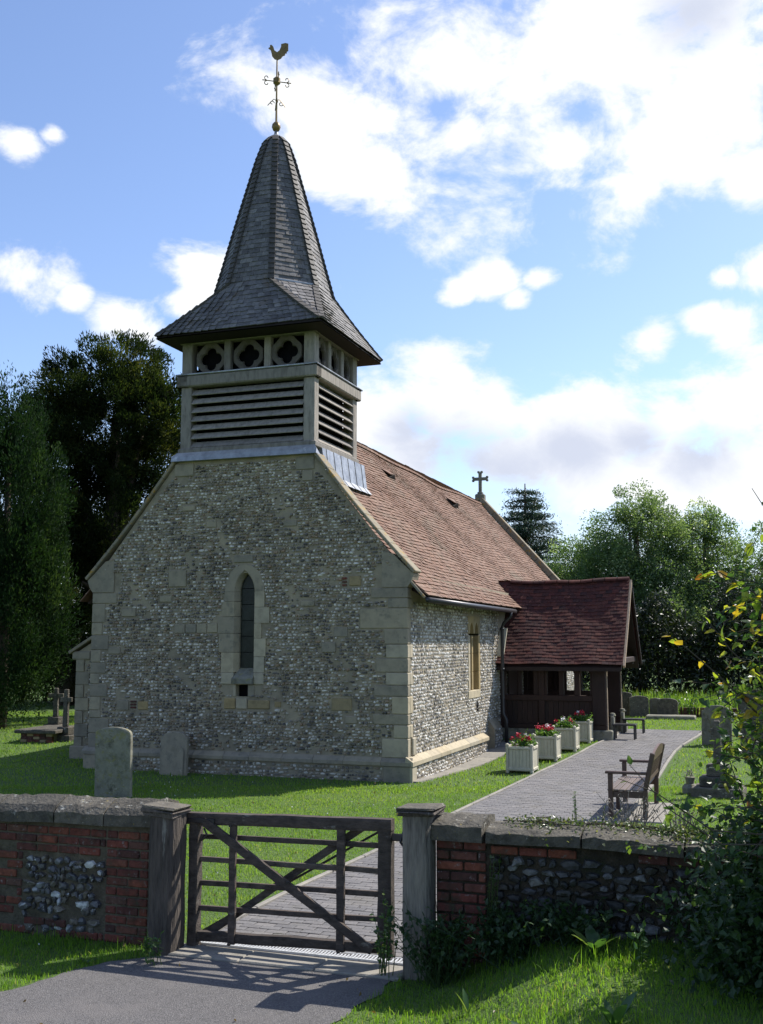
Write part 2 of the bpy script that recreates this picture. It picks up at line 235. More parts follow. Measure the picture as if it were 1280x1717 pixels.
leaf_material('willow_leaf', [(0, (.12, .175, .095)), (.4, (.10, .155, .070)), (.75, (.15, .21, .10)), (.9, (.27, .33, .21)), (1, (.45, .50, .38))], trans=.45, rough=.35, spec=.5, big=(.25, (.7, .8, .7)))
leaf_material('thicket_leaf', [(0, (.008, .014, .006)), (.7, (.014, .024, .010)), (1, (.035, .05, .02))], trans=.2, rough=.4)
leaf_material('shrub_leaf', [(0, (.024, .058, .020)), (.45, (.035, .080, .026)), (.7, (.055, .11, .030)), (.90, (.11, .16, .03)), (.97, (.25, .24, .03)), (1, (.26, .12, .03))], trans=.4, rough=.4, spec=.4)
leaf_material('shade_leaf', [(0, (.018, .042, .016)), (.7, (.028, .062, .020)), (1, (.05, .09, .028))], trans=.3, rough=.45, spec=.4)  # shrub green darkened so the colour carries the shade low in the bush
leaf_material('shrub_leaf_yellow', [(0, (.09, .15, .03)), (.4, (.20, .26, .035)), (.75, (.30, .30, .04)), (.9, (.34, .24, .03)), (1, (.26, .11, .03))], trans=.5, rough=.35, spec=.4)
leaf_material('fallen_leaf', [(0, (.14, .09, .04)), (.6, (.22, .15, .05)), (1, (.10, .07, .04))], trans=.2)
leaf_material('weed_leaf', [(0, (.035, .085, .028)), (.6, (.055, .12, .035)), (1, (.12, .17, .05))], trans=.4, rough=.35, spec=.5)
leaf_material('geranium_leaf', [(0, (.05, .11, .025)), (1, (.09, .16, .04))], trans=.4)
leaf_material('ivy_leaf', [(0, (.04, .075, .02)), (.6, (.065, .10, .03)), (1, (.20, .20, .12))], trans=.3, rough=.35, spec=.5)

# ------------------------------------------------------------ objects
def props(o, label=None, cat=None, group=None, kind=None):
    if label: o['label'] = label
    if cat: o['category'] = cat
    if group: o['group'] = group
    if kind: o['kind'] = kind
    return o
def thing(name, label, cat, loc, rz=0, group=None):
    o = bpy.data.objects.new(name, None); o.empty_display_size = .2; col.objects.link(o)
    o.location = loc; o.rotation_euler = (0, 0, rz); return props(o, label, cat, group)
def lthing(name, label, cat, lx, ly, z=None, rz=0, group=None):
    wx, wy = L2W(lx, ly)
    if z is None: z = float(hgt(wx, wy))
    return thing(name, label, cat, (wx, wy, z), ANG + rz, group)
def mesh_data(name, V, F, mat=None, vattr=None, smooth=False):
    V = np.ascontiguousarray(V, dtype=np.float32).reshape(-1, 3)
    me = bpy.data.meshes.new(name)
    if isinstance(F, np.ndarray):
        k = F.shape[1]; n = len(F); idx = F.astype(np.int32).ravel(); starts = np.arange(n, dtype=np.int32) * k
    else:
        ln = np.array([len(f) for f in F], dtype=np.int32); n = len(F); idx = np.array([i for f in F for i in f], dtype=np.int32)
        starts = np.concatenate([[0], np.cumsum(ln)[:-1]]).astype(np.int32)
    me.vertices.add(len(V)); me.vertices.foreach_set('co', V.ravel())
    me.loops.add(len(idx)); me.loops.foreach_set('vertex_index', idx)
    me.polygons.add(n); me.polygons.foreach_set('loop_start', starts)
    me.polygons.foreach_set('use_smooth', np.full(n, bool(smooth)))
    me.update(calc_edges=True)
    if vattr is not None:
        a = me.attributes.new('v', 'FLOAT', 'POINT'); a.data.foreach_set('value', np.asarray(vattr, dtype=np.float32))
    if mat: me.materials.append(MATS[mat])
    return me
def link(name, me, parent=None):
    o = bpy.data.objects.new(name, me); col.objects.link(o)
    if parent: o.parent = parent
    return o
def mesh(name, V, F, mat, parent=None, vattr=None, smooth=False): return link(name, mesh_data(name, V, F, mat, vattr, smooth), parent)

def box_t(c=0.0):
    """unit box 0..1 centred at origin (-.5..+.5); c = chamfer as a fraction"""
    if not c:
        V = np.array([(x, y, z) for z in (-.5, .5) for y in (-.5, .5) for x in (-.5, .5)], float)
        F = [(0, 2, 3, 1), (4, 5, 7, 6), (0, 1, 5, 4), (2, 6, 7, 3), (0, 4, 6, 2), (1, 3, 7, 5)]
        return V, F
def cham(sx, sy, sz, c=.01, jit=0, rng=random):
    """chamfered box with real edge width c, centred"""
    V = []; ids = {}
    for ix in (-1, 1):
        for iy in (-1, 1):
            for iz in (-1, 1):
                j = [rng.uniform(-jit, jit) for _ in range(3)] if jit else (0, 0, 0)
                X, Y, Z = ix * sx / 2 + j[0], iy * sy / 2 + j[1], iz * sz / 2 + j[2]
                cc = min(c, sx / 3, sy / 3, sz / 3)
                for a in range(3):
                    p = [X - ix * cc, Y - iy * cc, Z - iz * cc]; p[a] = (X, Y, Z)[a]
                    ids[(ix, iy, iz, a)] = len(V); V.append(p)
    F = []
    for a in range(3):
        b, d = (a + 1) % 3, (a + 2) % 3
        for s in (-1, 1):
            q = []
            for sb, sd in ((-1, -1), (1, -1), (1, 1), (-1, 1)):
                k = [0, 0, 0]; k[a] = s; k[b] = sb; k[d] = sd; q.append(ids[(*k, a)])
            F.append(q if s > 0 else q[::-1])
    for a in range(3):      # edges parallel to axis a
        b, d = (a + 1) % 3, (a + 2) % 3
        for sb in (-1, 1):
            for sd in (-1, 1):
                k1 = [0, 0, 0]; k1[a] = -1; k1[b] = sb; k1[d] = sd; k2 = list(k1); k2[a] = 1
                q = [ids[(*k1, b)], ids[(*k2, b)], ids[(*k2, d)], ids[(*k1, d)]]
                F.append(q if sb * sd < 0 else q[::-1])
    for ix in (-1, 1):
        for iy in (-1, 1):
            for iz in (-1, 1):
                q = [ids[(ix, iy, iz, 0)], ids[(ix, iy, iz, 1)], ids[(ix, iy, iz, 2)]]
                F.append(q if ix * iy * iz > 0 else q[::-1])
    return np.array(V), F
class MB:
    def __init__(s): s.V = []; s.F = []; s.A = []; s.n = 0
    def add(s, V, F, M=None, v=0.):
        V = np.asarray(V, float)
        if M is not None: V = V @ np.asarray(M)[:3, :3].T + np.asarray(M)[:3, 3]
        o = s.n; s.n += len(V); s.V.append(V); s.F += [tuple(int(i) + o for i in f) for f in F]; s.A += [v] * len(V); return s
    def box(s, x0, x1, y0, y1, z0, z1, c=0, v=0.):
        if c: V, F = cham(x1 - x0, y1 - y0, z1 - z0, c)
        else:
            V, F = box_t(); V = V * np.array([x1 - x0, y1 - y0, z1 - z0])
        return s.add(V + np.array([(x0 + x1) / 2, (y0 + y1) / 2, (z0 + z1) / 2]), F, None, v)
    def bar(s, a, b, w, d, c=0, up=(0, 0, 1), v=0.):
        a = np.array(a, float); b = np.array(b, float); t = b - a; ln = np.linalg.norm(t); t /= ln
        u = np.cross(up, t); u = u / (np.linalg.norm(u) or 1); n = np.cross(t, u)
        V, F = cham(ln, w, d, c) if c else (box_t()[0] * np.array([ln, w, d]), box_t()[1])
        M = np.eye(4); M[:3, 0] = t; M[:3, 1] = u; M[:3, 2] = n; M[:3, 3] = (a + b) / 2
        return s.add(V, F, M, v)
    def tube(s, pts, rad, k=6, cap=True, v=0.):
        pts = np.array(pts, float); n = len(pts); rad = np.broadcast_to(np.array(rad, float), (n,))
        V = []; prev = None
        for i in range(n):
            t = pts[min(i + 1, n - 1)] - pts[max(i - 1, 0)]; t = t / (np.linalg.norm(t) or 1)
            ref = np.array([0, 0, 1.]) if abs(t[2]) < .9 else np.array([1., 0, 0])
            u = np.cross(t, ref) if prev is None else prev - t * (prev @ t)
            u = u / (np.linalg.norm(u) or 1); w = np.cross(t, u); prev = u
            for j in range(k): a = 2 * PI * j / k; V.append(pts[i] + rad[i] * (math.cos(a) * u + math.sin(a) * w))
        F = []
        for i in range(n - 1):
            for j in range(k): F.append((i * k + j, i * k + (j + 1) % k, (i + 1) * k + (j + 1) % k, (i + 1) * k + j))
        if cap: F.append(tuple(range(k))[::-1]); F.append(tuple((n - 1) * k + j for j in range(k)))
        return s.add(V, F, None, v)
    def lathe(s, prof, k=16, at=(0, 0, 0), v=0.):
        V = [(r * math.cos(2 * PI * j / k) + at[0], r * math.sin(2 * PI * j / k) + at[1], z + at[2]) for r, z in prof for j in range(k)]
        n = len(prof); F = [(i * k + j, i * k + (j + 1) % k, (i + 1) * k + (j + 1) % k, (i + 1) * k + j) for i in range(n - 1) for j in range(k)]
        F.append(tuple(range(k))[::-1]); F.append(tuple((n - 1) * k + j for j in range(k)))
        return s.add(V, F, None, v)
    def prism(s, poly, y0, y1, v=0.):
        """polygon in X,Z extruded along Y"""
        n = len(poly); V = [(x, y0, z) for x, z in poly] + [(x, y1, z) for x, z in poly]
        F = [tuple(range(n)), tuple(range(n, 2 * n))[::-1]] + [(i, i + n, (i + 1) % n + n, (i + 1) % n) for i in range(n)]
        return s.add(V, F, None, v)
    def build(s, name, mat, parent=None, smooth=False): return mesh(name, np.concatenate(s.V), s.F, mat, parent, s.A, smooth)
def one(name, mat, parent, *a, c=.008, **k):
    return MB().box(*a, c=c, **k).build(name, mat, parent)
def Mx(o, u, v, n):
    M = np.eye(4); M[:3, 0] = u; M[:3, 1] = v; M[:3, 2] = n; M[:3, 3] = o; return M
TILE_V = np.array([(0, 0, .5), (1, 0, .5), (1, 1, -.5), (0, 1, -.5), (0, 0, 1.5), (1, 0, 1.5), (1, 1, .5), (0, 1, .5)], float)
TILE_F = [(0, 3, 2, 1), (4, 5, 6, 7), (0, 1, 5, 4), (1, 2, 6, 5), (3, 0, 4, 7)]
def pieces(name, tmpl, mats4, mat, parent, key=None, limit=300, many=None, jitter=0, vals=None):
    """limit nearest as objects sharing one mesh, the rest as one stuff part"""
    V, F = tmpl; M4 = np.array(mats4)
    order = np.arange(len(M4)) if key is None else np.argsort([key(m) for m in M4])
    near, far = order[:limit], order[limit:]
    if limit and len(near):
        me = mesh_data(name, V, F, mat)
        for i in near:
            o = link(name, me, parent); o.matrix_basis = Matrix(M4[i].tolist())
    if len(far):
        A = M4[far]; W = np.einsum('nij,kj->nki', A[:, :3, :3], V) + A[:, None, :3, 3]
        if jitter: W = W + RNG.normal(0, jitter, W.shape)
        k = len(V); n = len(far); vv = RNG.random(n) if vals is None else np.array(vals)[far]
        if len({len(f) for f in F}) == 1:
            FF = (np.array(F)[None] + (np.arange(n) * k)[:, None, None]).reshape(-1, len(F[0]))
        else: FF = [tuple(j + i * k for j in f) for i in range(n) for f in F]
        o = mesh(many or name + 's', W.reshape(-1, 3), FF, mat, parent, np.repeat(vv, k)); o['kind'] = 'stuff'
        return o
def cover(P, rows, w, thick, lap=1.5, s_len=None, jit=.25, waste=.35, stagger=True):
    """lay tiles over surface P(s,t); returns matrices.  rows = number of courses from t=0 up"""
    out = []
    for r in range(rows):
        t = r / rows; dt = 1 / rows
        a, b = np.array(P(0, t)), np.array(P(1, t)); ln = np.linalg.norm(b - a)
        if ln < .02: continue
        n = max(1, int(round(ln / w))); off = (.5 if r % 2 and stagger else 0) + random.uniform(-.04, .04)
        edges = [0.] + [((i + off) / n) for i in range(0 if off > 0.02 else 1, n) if .02 < (i + off) / n < .98] + [1.]
        for s0, s1 in zip(edges[:-1], edges[1:]):
            p = np.array(P(s0, t)); q = np.array(P(s1, t)); up = np.array(P((s0 + s1) / 2, min(1.0, t + dt))) - np.array(P((s0 + s1) / 2, t))
            u = q - p; gap = .03 * u; nn = np.cross(u, up); L = np.linalg.norm(nn)
            if L < 1e-9: continue
            nn = nn / L; th = thick * random.uniform(1 - jit, 1 + jit)
            out.append(Mx(p + gap * .5 + nn * thick * .5 + up * random.uniform(-.05, .05), u - gap, up * lap, nn * th))
    return out
def quad_surf(p00, p10, p01, p11):
    a, b, c, d = [np.array(p, float) for p in (p00, p10, p01, p11)]
    return lambda s, t: (a * (1 - s) + b * s) * (1 - t) + (c * (1 - s) + d * s) * t
def arch_pts(x0, x1, zs, za, n=8):
    """pointed arch from (x0,zs) over the apex to (x1,zs)"""
    xc = (x0 + x1) / 2; w = (x1 - x0) / 2; hgt_ = za - zs; pts = []
    R = (w * w + hgt_ * hgt_) / (2 * w)       # circle through spring and apex, centre on spring line
    cx = x0 + R; a1 = math.acos((cx - xc) / R)
    for i in range(n + 1):
        a = a1 * i / n; pts.append((cx - R * math.cos(a), zs + R * math.sin(a)))
    return pts + [(x1 + x0 - x, z) for x, z in pts[::-1][1:]]
def scatter_flints(rects, holes, wx, wz, seed, sizevar=.35):
    """points (x,z,w,h) in jittered courses inside test functions"""
    rng = np.random.default_rng(seed); out = []
    x0, x1, z0, z1 = rects; z = z0
    while z < z1:
        h = wz * rng.uniform(.8, 1.25); x = x0 + rng.uniform(0, wx)
        while x < x1:
            w = wx * math.exp(rng.normal(0, sizevar)); w = min(max(w, wx * .5), wx * 2.0)
            cx = x + w / 2; cz = z + h / 2 + rng.normal(0, wz * .12)
            if holes(cx, cz, w / 2, h / 2) and rng.random() > .04: out.append((cx, cz, w * .93, h * rng.uniform(.75, 1.0)))
            x += w
        z += h
    return np.array(out)
def flint_mesh(name, pts, toworld, mat, parent, proud=.022, seed=1, limit=0, knap=(.8, 1.12)):
    """irregular domed nodules; toworld(x,z,out)->xyz arrays"""
    rng = np.random.default_rng(seed); n = len(pts); k = 7
    ang = (np.arange(k) / k * 2 * PI)[None] + rng.uniform(0, 1, (n, 1)); rad = rng.uniform(*knap, (n, k))
    c, s_ = np.cos(ang), np.sin(ang)
    sq = 1 / np.maximum(np.abs(c), np.abs(s_)) ** .5
    ex = pts[:, 2:3] / 2 * c * rad * sq; ez = pts[:, 3:4] / 2 * s_ * rad * sq
    pr = proud * rng.uniform(.5, 1.3, (n, 1))
    X = np.concatenate([pts[:, :1] + ex, pts[:, :1] + ex * .72, pts[:, :1] + rng.normal(0, .1, (n, 1)) * pts[:, 2:3]], 1)
    Z = np.concatenate([pts[:, 1:2] + ez, pts[:, 1:2] + ez * .72, pts[:, 1:2] + rng.normal(0, .1, (n, 1)) * pts[:, 3:4]], 1)
    O = np.concatenate([np.full((n, k), -.01), pr * rng.uniform(.6, 1.1, (n, k)), pr * 1.15], 1)
    V = toworld(X, Z, O); m = 2 * k + 1; va = rng.random(n); fld = np.sin(pts[:, 0] * 1.9 + 1) * np.sin(pts[:, 1] * 2.3 + pts[:, 0]) + .5 * np.sin(pts[:, 0] * 5 + pts[:, 1] * 4)
    va = np.where((fld > .45) & (rng.random(n) < .4), rng.uniform(.45, .64, n), va); va = np.where((fld < -.5) & (rng.random(n) < .3), rng.uniform(.01, .2, n), va)
    F = []
    for j in range(k):
        j2 = (j + 1) % k; F += [(j, j2, k + j2), (j, k + j2, k + j), (k + j, k + j2, 2 * k)]
    F = np.array(F)
    big = np.argsort(-(pts[:, 2] * pts[:, 3]))[:limit] if limit else []
    keep = np.ones(n, bool)
    for i in big:
        keep[i] = False; mesh('flint', V[i], F, mat, parent, np.full(m, rng.random()))
    V = V[keep]; n2 = len(V)
    if n2:
        FF = (F[None] + (np.arange(n2) * m)[:, None, None]).reshape(-1, 3)
        o = mesh('flints', V.reshape(-1, 3), FF, mat, parent, np.repeat(va[keep], m)); o['kind'] = 'stuff'
def leaves_np(C, size, rng, droop=0., aspect=.45, fold=.2, D=None, spread=1.0, tip=None):
    """leaf blades: 4-point rhombi with a fold; C centres, D preferred direction"""
    n = len(C); d = rng.normal(0, 1, (n, 3)) * spread
    if D is not None: d = d + D
    d[:, 2] -= droop; d /= np.linalg.norm(d, axis=1, keepdims=True)
    r = rng.normal(0, 1, (n, 3)); s = np.cross(d, r); s /= np.linalg.norm(s, axis=1, keepdims=True) + 1e-9; nn = np.cross(d, s)
    sz = np.broadcast_to(size, (n,))[:, None] * rng.uniform(.7, 1.3, (n, 1))
    a = C - d * sz / 2; b = C + d * sz / 2
    m1 = C - d * sz * .08 + s * sz * aspect / 2 + nn * sz * fold * .5; m2 = C - d * sz * .08 - s * sz * aspect / 2 + nn * sz * fold * .5
    return np.stack([a, m1, b, m2], 1)
def leaf_obj(name, V, mat, parent=None, rng=RNG, label=None, limit=0, v=None, fold=True):
    """V (n,4,3): drawn as two triangles"""
    n = len(V); vv = rng.random(n) if v is None else v
    idx = np.arange(n)
    if limit:
        sz = np.linalg.norm(V[:, 2] - V[:, 0], axis=1) / np.maximum(np.linalg.norm(V[:, 0] + (0 if parent is None else np.array(parent.location)[None]) - np.array([0, 0, 2.6]), axis=1), 1)
        big = np.argsort(-sz)[:limit]
        for i in big: mesh('leaf', V[i], [(0, 1, 2), (0, 2, 3)], mat, parent, np.full(4, vv[i]))
        idx = np.setdiff1d(idx, big)
    V = V[idx]; vv = vv[idx]; n = len(V)
    F = (np.array([[0, 1, 2], [0, 2, 3]])[None] + (np.arange(n) * 4)[:, None, None]).reshape(-1, 3)
    o = mesh(name, V.reshape(-1, 3), F, mat, parent, np.repeat(vv, 4))
    if parent is not None or True: o['kind'] = 'stuff'
    return o
# ============================================================ GROUND
def build_ground():
    xs = np.concatenate([np.linspace(-900, -60, 12), np.linspace(-55, -14, 18), np.arange(-13.5, 14.01, .22), np.linspace(16, 60, 18), np.linspace(70, 900, 12)])
    ys = np.concatenate([np.linspace(-400, -10, 10), np.linspace(-8, 4, 14), np.arange(4.4, 36, .22), np.linspace(37, 90, 26), np.linspace(100, 1200, 16)])
    X, Y = np.meshgrid(xs, ys); Z = hgt(X, Y); nx = len(xs)
    V = np.stack([X, Y, Z], -1).reshape(-1, 3)
    i, j = np.meshgrid(np.arange(nx - 1), np.arange(len(ys) - 1)); a = (j * nx + i).ravel()
    o = mesh('ground', V, np.stack([a, a + 1, a + nx + 1, a + nx], 1), 'ground_grass', smooth=True); props(o, kind='structure')
    # tarmac footpath outside the gate
    ya = np.concatenate([np.linspace(1, 6, 12), np.linspace(6.15, 9.45, 34)]); V = []; m = 25
    for y in ya:
        a, b = np.interp(y, AL_Y, AL_X), np.interp(y, AR_Y, AR_X); w = .03 * math.sin(y * 9) + .02 * math.sin(y * 23 + 1)
        for k in range(m):
            x = a + w + (b - a - w + .03 * math.sin(y * 13)) * k / (m - 1); V.append((x, y, float(hgt(x, y)) + (.008 if y > 5.9 else .04)))
    F = [(r * m + k, r * m + k + 1, (r + 1) * m + k + 1, (r + 1) * m + k) for r in range(len(ya) - 1) for k in range(m - 1)]
    props(mesh('footpath', V, F, 'asphalt'), kind='structure')
    # brick-paved path inside the gate
    path = thing('path', None, None, (0, 0, 0)); props(path, kind='structure')
    V = []; yy = np.arange(-10.86, 11.3, .2)
    for y in yy:
        a, b = np.interp(y, PL_Y, PL_X), np.interp(y, PR_Y, PR_X)
        for k in range(9):
            wx, wy = L2W(a + (b - a) * k / 8, y); V.append((wx, wy, float(hgt(wx, wy)) + .012))
    F = [(r * 9 + k, r * 9 + k + 1, (r + 1) * 9 + k + 1, (r + 1) * 9 + k) for r in range(len(yy) - 1) for k in range(8)]
    mesh('path_bed', V, F, 'path_bed', path)
    mats = []; y = -10.84; row = 0; V0, F0 = cham(1, 1, 1, .06)
    while y < 11.2:
        a, b = np.interp(y, PL_Y, PL_X) + .07, np.interp(y, PR_Y, PR_X) - .07; x = a - (.1 if row % 2 else 0)
        while x < b - .03:
            x0, x1 = max(x, a), min(x + .2, b)
            if x1 - x0 > .04:
                wx, wy = L2W((x0 + x1) / 2, y + .05); z = float(hgt(wx, wy)) + .012 + random.uniform(-.002, .003)
                dz = (float(hgt(*L2W((x0 + x1) / 2, y + .2))) - float(hgt(wx, wy))) / .15
                u = np.array([CA, SA, 0]) * (x1 - x0 - .008); v = np.array([-SA, CA, dz]) * .092
                mats.append(Mx((wx, wy, z), u, v, np.array([random.uniform(-.01, .01), random.uniform(-.01, .01), 1]) * .03))
            x += .2
        y += .1; row += 1
    pieces('paver', (V0[:, :], F0), mats, 'paver', path, key=lambda m: m[0, 3] ** 2 + m[1, 3] ** 2, limit=300, many='pavers')
    for (PY, PX, s) in ((PL_Y, PL_X, -1), (PR_Y, PR_X, 1)):
        y = -10.6
        while y < 11.0:
            y2 = min(y + .91, 11.0); xa, xb = np.interp(y, PY, PX) + s * -.03, np.interp(y2, PY, PX) + s * -.03
            p = L2W(xa, y + .006); q = L2W(xb, y2 - .006)
            MB().bar((*p, float(hgt(*p)) + .0), (*q, float(hgt(*q)) + .0), .055, .09, c=.008).build('kerb_stone', 'concrete', path)
            y = y2
    # narrow paved strip along the foot of the south wall
    st = thing('paved_strip', None, None, (0, 0, 0)); props(st, kind='structure')
    y = -.05
    while y < 7.0:
        y2 = y + .6; V = []
        for (x, yq) in ((.06, y + .008), (.26 + .07 * y, y + .008), (.26 + .07 * y2, y2 - .008), (.06, y2 - .008)):
            x = min(x, .62); w = L2W(x, yq); V.append((*w, float(hgt(*w)) + .028))
        V += [(a, b, c - .08) for a, b, c in V]
        mesh('slab', V, [(0, 1, 2, 3), (0, 4, 5, 1), (1, 5, 6, 2), (2, 6, 7, 3), (3, 7, 4, 0)], 'concrete', st); y = y2
build_ground()

# ============================================================ CHURCH
church = thing('church', 'small flint church with red tiled nave, shingled spire and timber porch', 'church', (SX, SY, 0), ANG)
RZ, RS, RX = 7.72, 1.10, -3.5           # ridge height, slope, ridge line
def roofz(x): return RZ - RS * abs(x - RX)
def sag(x, y): return .035 * math.sin(y * .55 + x * .8) + .025 * math.sin(y * 1.3 - x * 1.7) - .06 * math.sin(PI * min(max(y, 0), 19.5) / 19.5)
# --- west wall with its openings
def build_west():
    zt = lambda x: min(6.35, roofz(x) + .02 + .3 * ss(0, 2, min(-x, x + 7)))
    V = []; F = []
    def quad(x0, x1, z0, z1a, z1b):
        i = len(V); V.extend([(x0, 0, z0), (x1, 0, z0), (x1, 0, z1b), (x0, 0, z1a)]); F.append((i, i + 1, i + 2, i + 3))
    xs = [-7, -6, -5.05, -4.3, -3.66, -3.2, -2.5, -1.95, -1, 0]
    for a, b in zip(xs[:-1], xs[1:]):
        if a == -3.66:
            quad(a, b, -.4, 1.53, 1.53); quad(a, b, 1.76, 1.78, 1.78); quad(a, b, 3.99, 6.35, 6.35)
        else: quad(a, b, -.4, float(zt(a)), float(zt(b)))
    w = mesh('west_wall', V, F, 'mortar', church); w['label'] = 'flint rubble gable wall with a tall lancet'
    return w
west = build_west()
QR = [3.64, 3.44, 3.25, 2.86, 2.56, 2.3, 2.03, 1.79, 1.58, 1.25, 1.05, .80, .44]
QRW = [.72, .38, .95, .45, .42, .62, .42, .66, .30, .68, .27, .50]
QL = [3.64, 3.41, 3.01, 2.75, 2.44, 2.18, 1.95, 1.73, 1.47, 1.19, 1.03, .72, .40]
QLW = [.58, .30, .24, .40, .22, .36, .20, .40, .24, .26, .46, .38]
RECTS = []                                # stones on the west face: x0,x1,z0,z1,material
for i in range(12): RECTS.append((-QRW[i], 0, QR[i + 1], QR[i], 'q')); RECTS.append((-7, -7 + QLW[i], QL[i + 1], QL[i], 'q'))
RW = random.Random(3)
EXTRA = [(-5.19, -4.77, 3.73, 4.09, 'ashlar'), (-5.03, -4.78, 2.78, 2.98, 'ashlar'), (-4.77, -4.52, 2.785, 2.975, 'ashlar'), (-4.51, -4.28, 2.78, 2.98, 'ashlar'), (-4.27, -4.03, 2.79, 2.985, 'ashlar'),
    (-1.18, -.93, 3.69, 3.89, 'ashlar_ochre'), (-6.34, -6.06, 1.2, 1.42, 'ashlar'), (-5.85, -5.6, 1.22, 1.40, 'ashlar_ochre'), (-3.86, -3.6, 1.28, 1.5, 'ashlar_ochre'), (-3.59, -3.34, 1.28, 1.5, 'ashlar_pale'),
    (-3.33, -2.85, 1.29, 1.47, 'ashlar_ochre'), (-3.69, -3.25, 4.2, 4.35, 'ashlar'), (-1.54, -1.11, 1.29, 1.54, 'ashlar_ochre'), (-2.34, -1.93, 6.03, 6.3, 'ashlar'), (-2.2, -1.96, 5.8, 6.02, 'ashlar'),
    (-5.11, -4.65, 6.03, 6.3, 'ashlar'), (-4.34, -4.1, 4.94, 5.1, 'ashlar'), (-1.5, -1.2, 2.7, 2.9, 'ashlar'), (-1.75, -1.45, 2.4, 2.6, 'ashlar'), (-2.75, -2.6, 1.33, 1.45, 'ashlar_ochre'),
    (-6.3, -5.95, 3.13, 3.3, 'ashlar'), (-5.4, -5.1, 3.42, 3.56, 'ashlar'), (-1.25, -1.0, 1.05, 1.2, 'ashlar'), (-.62, .0, 3.65, 4.05, 'x'), (-7, -6.38, 3.65, 4.05, 'x'),
    (-6.6, -6.3, 2.35, 2.5, 'ashlar'), (-2.2, -1.9, 3.3, 3.42, 'ashlar'), (-2.6, -2.3, 4.9, 5.02, 'ashlar'), (-4.9, -4.6, 5.3, 5.42, 'ashlar')]
BRK = [(-1.33, -1.22, z, z + .055, 'brick') for z in (3.68, 3.745, 3.81)] + [(-6.03, -5.88, z, z + .05, 'brick') for z in (1.24, 1.30, 1.36)]
SURR = [(-3.93, -3.64, 1.75, 2.0), (-3.22, -2.98, 1.75, 2.0)]
JL = [(2.0, 2.4, -3.93), (2.4, 2.78, -3.99), (2.78, 3.12, -4.02), (3.12, 3.42, -3.92), (3.42, 3.62, -3.88)]
JR = [(2.0, 2.32, -2.98), (2.32, 2.68, -2.95), (2.68, 2.98, -3.05), (2.98, 3.3, -2.88), (3.3, 3.62, -2.99)]
def on_west(cx, cz, hw, hh):
    if math.sin(cx * 2.7 + 2) * math.sin(cz * 3.1 + cx) + .6 * math.sin(cx * 7 + cz * 5) > .98 and RW.random() < .55: return False
    if cz + hh > min(6.28, 4.0 + 1.14 * min(-cx, cx + 7) - .08) or cx - hw < -6.98 or cx + hw > -.02: return False
    if .28 < cz + hh and cz - hh < .46: return False
    if -3.92 < cx < -3.0 and 1.55 < cz < 4.2 and not (cz > 3.62 and ((cx + 3.43) / .42) ** 2 + ((cz - 3.62) / .56) ** 2 > 1): return False
    if -3.63 < cx + hw and cx - hw < -3.3 and 1.5 < cz < 1.78: return False
    for z0, z1, x in JL:
        if z0 < cz < z1 and cx > x - .03 and cx < -3.4: return False
    for z0, z1, x in JR:
        if z0 < cz < z1 and cx < x + .03 and cx > -3.4: return False
    for a, b, c, d, _ in RECTS + EXTRA + BRK:
        if a - hw * .6 < cx < b + hw * .6 and c - hh * .6 < cz < d + hh * .6: return False
    return True
pts = scatter_flints((-7, 0, .46, 6.3), on_west, .074, .060, 11, .40)
flint_mesh('flints', pts, lambda x, z, o: np.stack([x, -o, z], -1), 'flint', west, seed=2, proud=.032)
for a, b, c, d, m in EXTRA + BRK:
    if m != 'x': one('brick' if m == 'brick' else 'ashlar_stone', m, west, a + .006, b - .006, -.02 - random.uniform(0, .012), .1, c + .006, d - .006, c=.01)
# quoins: L-shaped blocks wrapping the corners
def quoins(Z, W, side):
    for i in range(len(W)):
        z0, z1 = Z[i + 1] + .005, Z[i] - .005; w = W[i]; r = .30 if w < .45 else .16
        mb = MB(); x1 = .022 if side > 0 else -7.022
        if side > 0: mb.box(-w, .022, -.022, .12, z0, z1, c=.012); mb.box(-.1, .0225, .118, r, z0 + .001, z1 - .001, c=.012)
        else: mb.box(-7.022, -7 + w, -.022, .12, z0, z1, c=.012); mb.box(-7.0225, -6.9, .118, r, z0 + .001, z1 - .001, c=.012)
        mb.build('quoin_stone', 'ashlar_pale' if (i in (4, 6, 8, 10, 11) and side > 0) else 'ashlar', west)
quoins(QR, QRW, 1); quoins(QL, QLW, -1)
# kneelers at the foot of the gable
for s in (1, -1):
    f = (lambda x: x) if s > 0 else (lambda x: -7 - x)
    poly = [(-.50, 3.65), (.02, 3.65), (.10, 3.76), (.15, 3.90), (-.02, 4.05), (-.28, 4.30), (-.50, 4.34)]
    MB().prism([(f(x), z) for x, z in (poly if s > 0 else poly[::-1])], -.03, .34).build('kneeler_stone', 'ashlar', west)
    # coping up the gable
    n = 8
    for i in range(n):
        t0, t1 = i / n, (i + 1) / n
        def P(t): return (f(.18 - 2.08 * t), .12, 3.93 + 2.42 * t - .12 * math.sin(PI * t) * .6)
        a, b = np.array(P(t0)), np.array(P(t1)); a = a + (b - a) * .01
        MB().bar(a, b, .40, .065, c=.012, up=(0, 0, 1)).build('coping_stone', 'verge_stone', west)
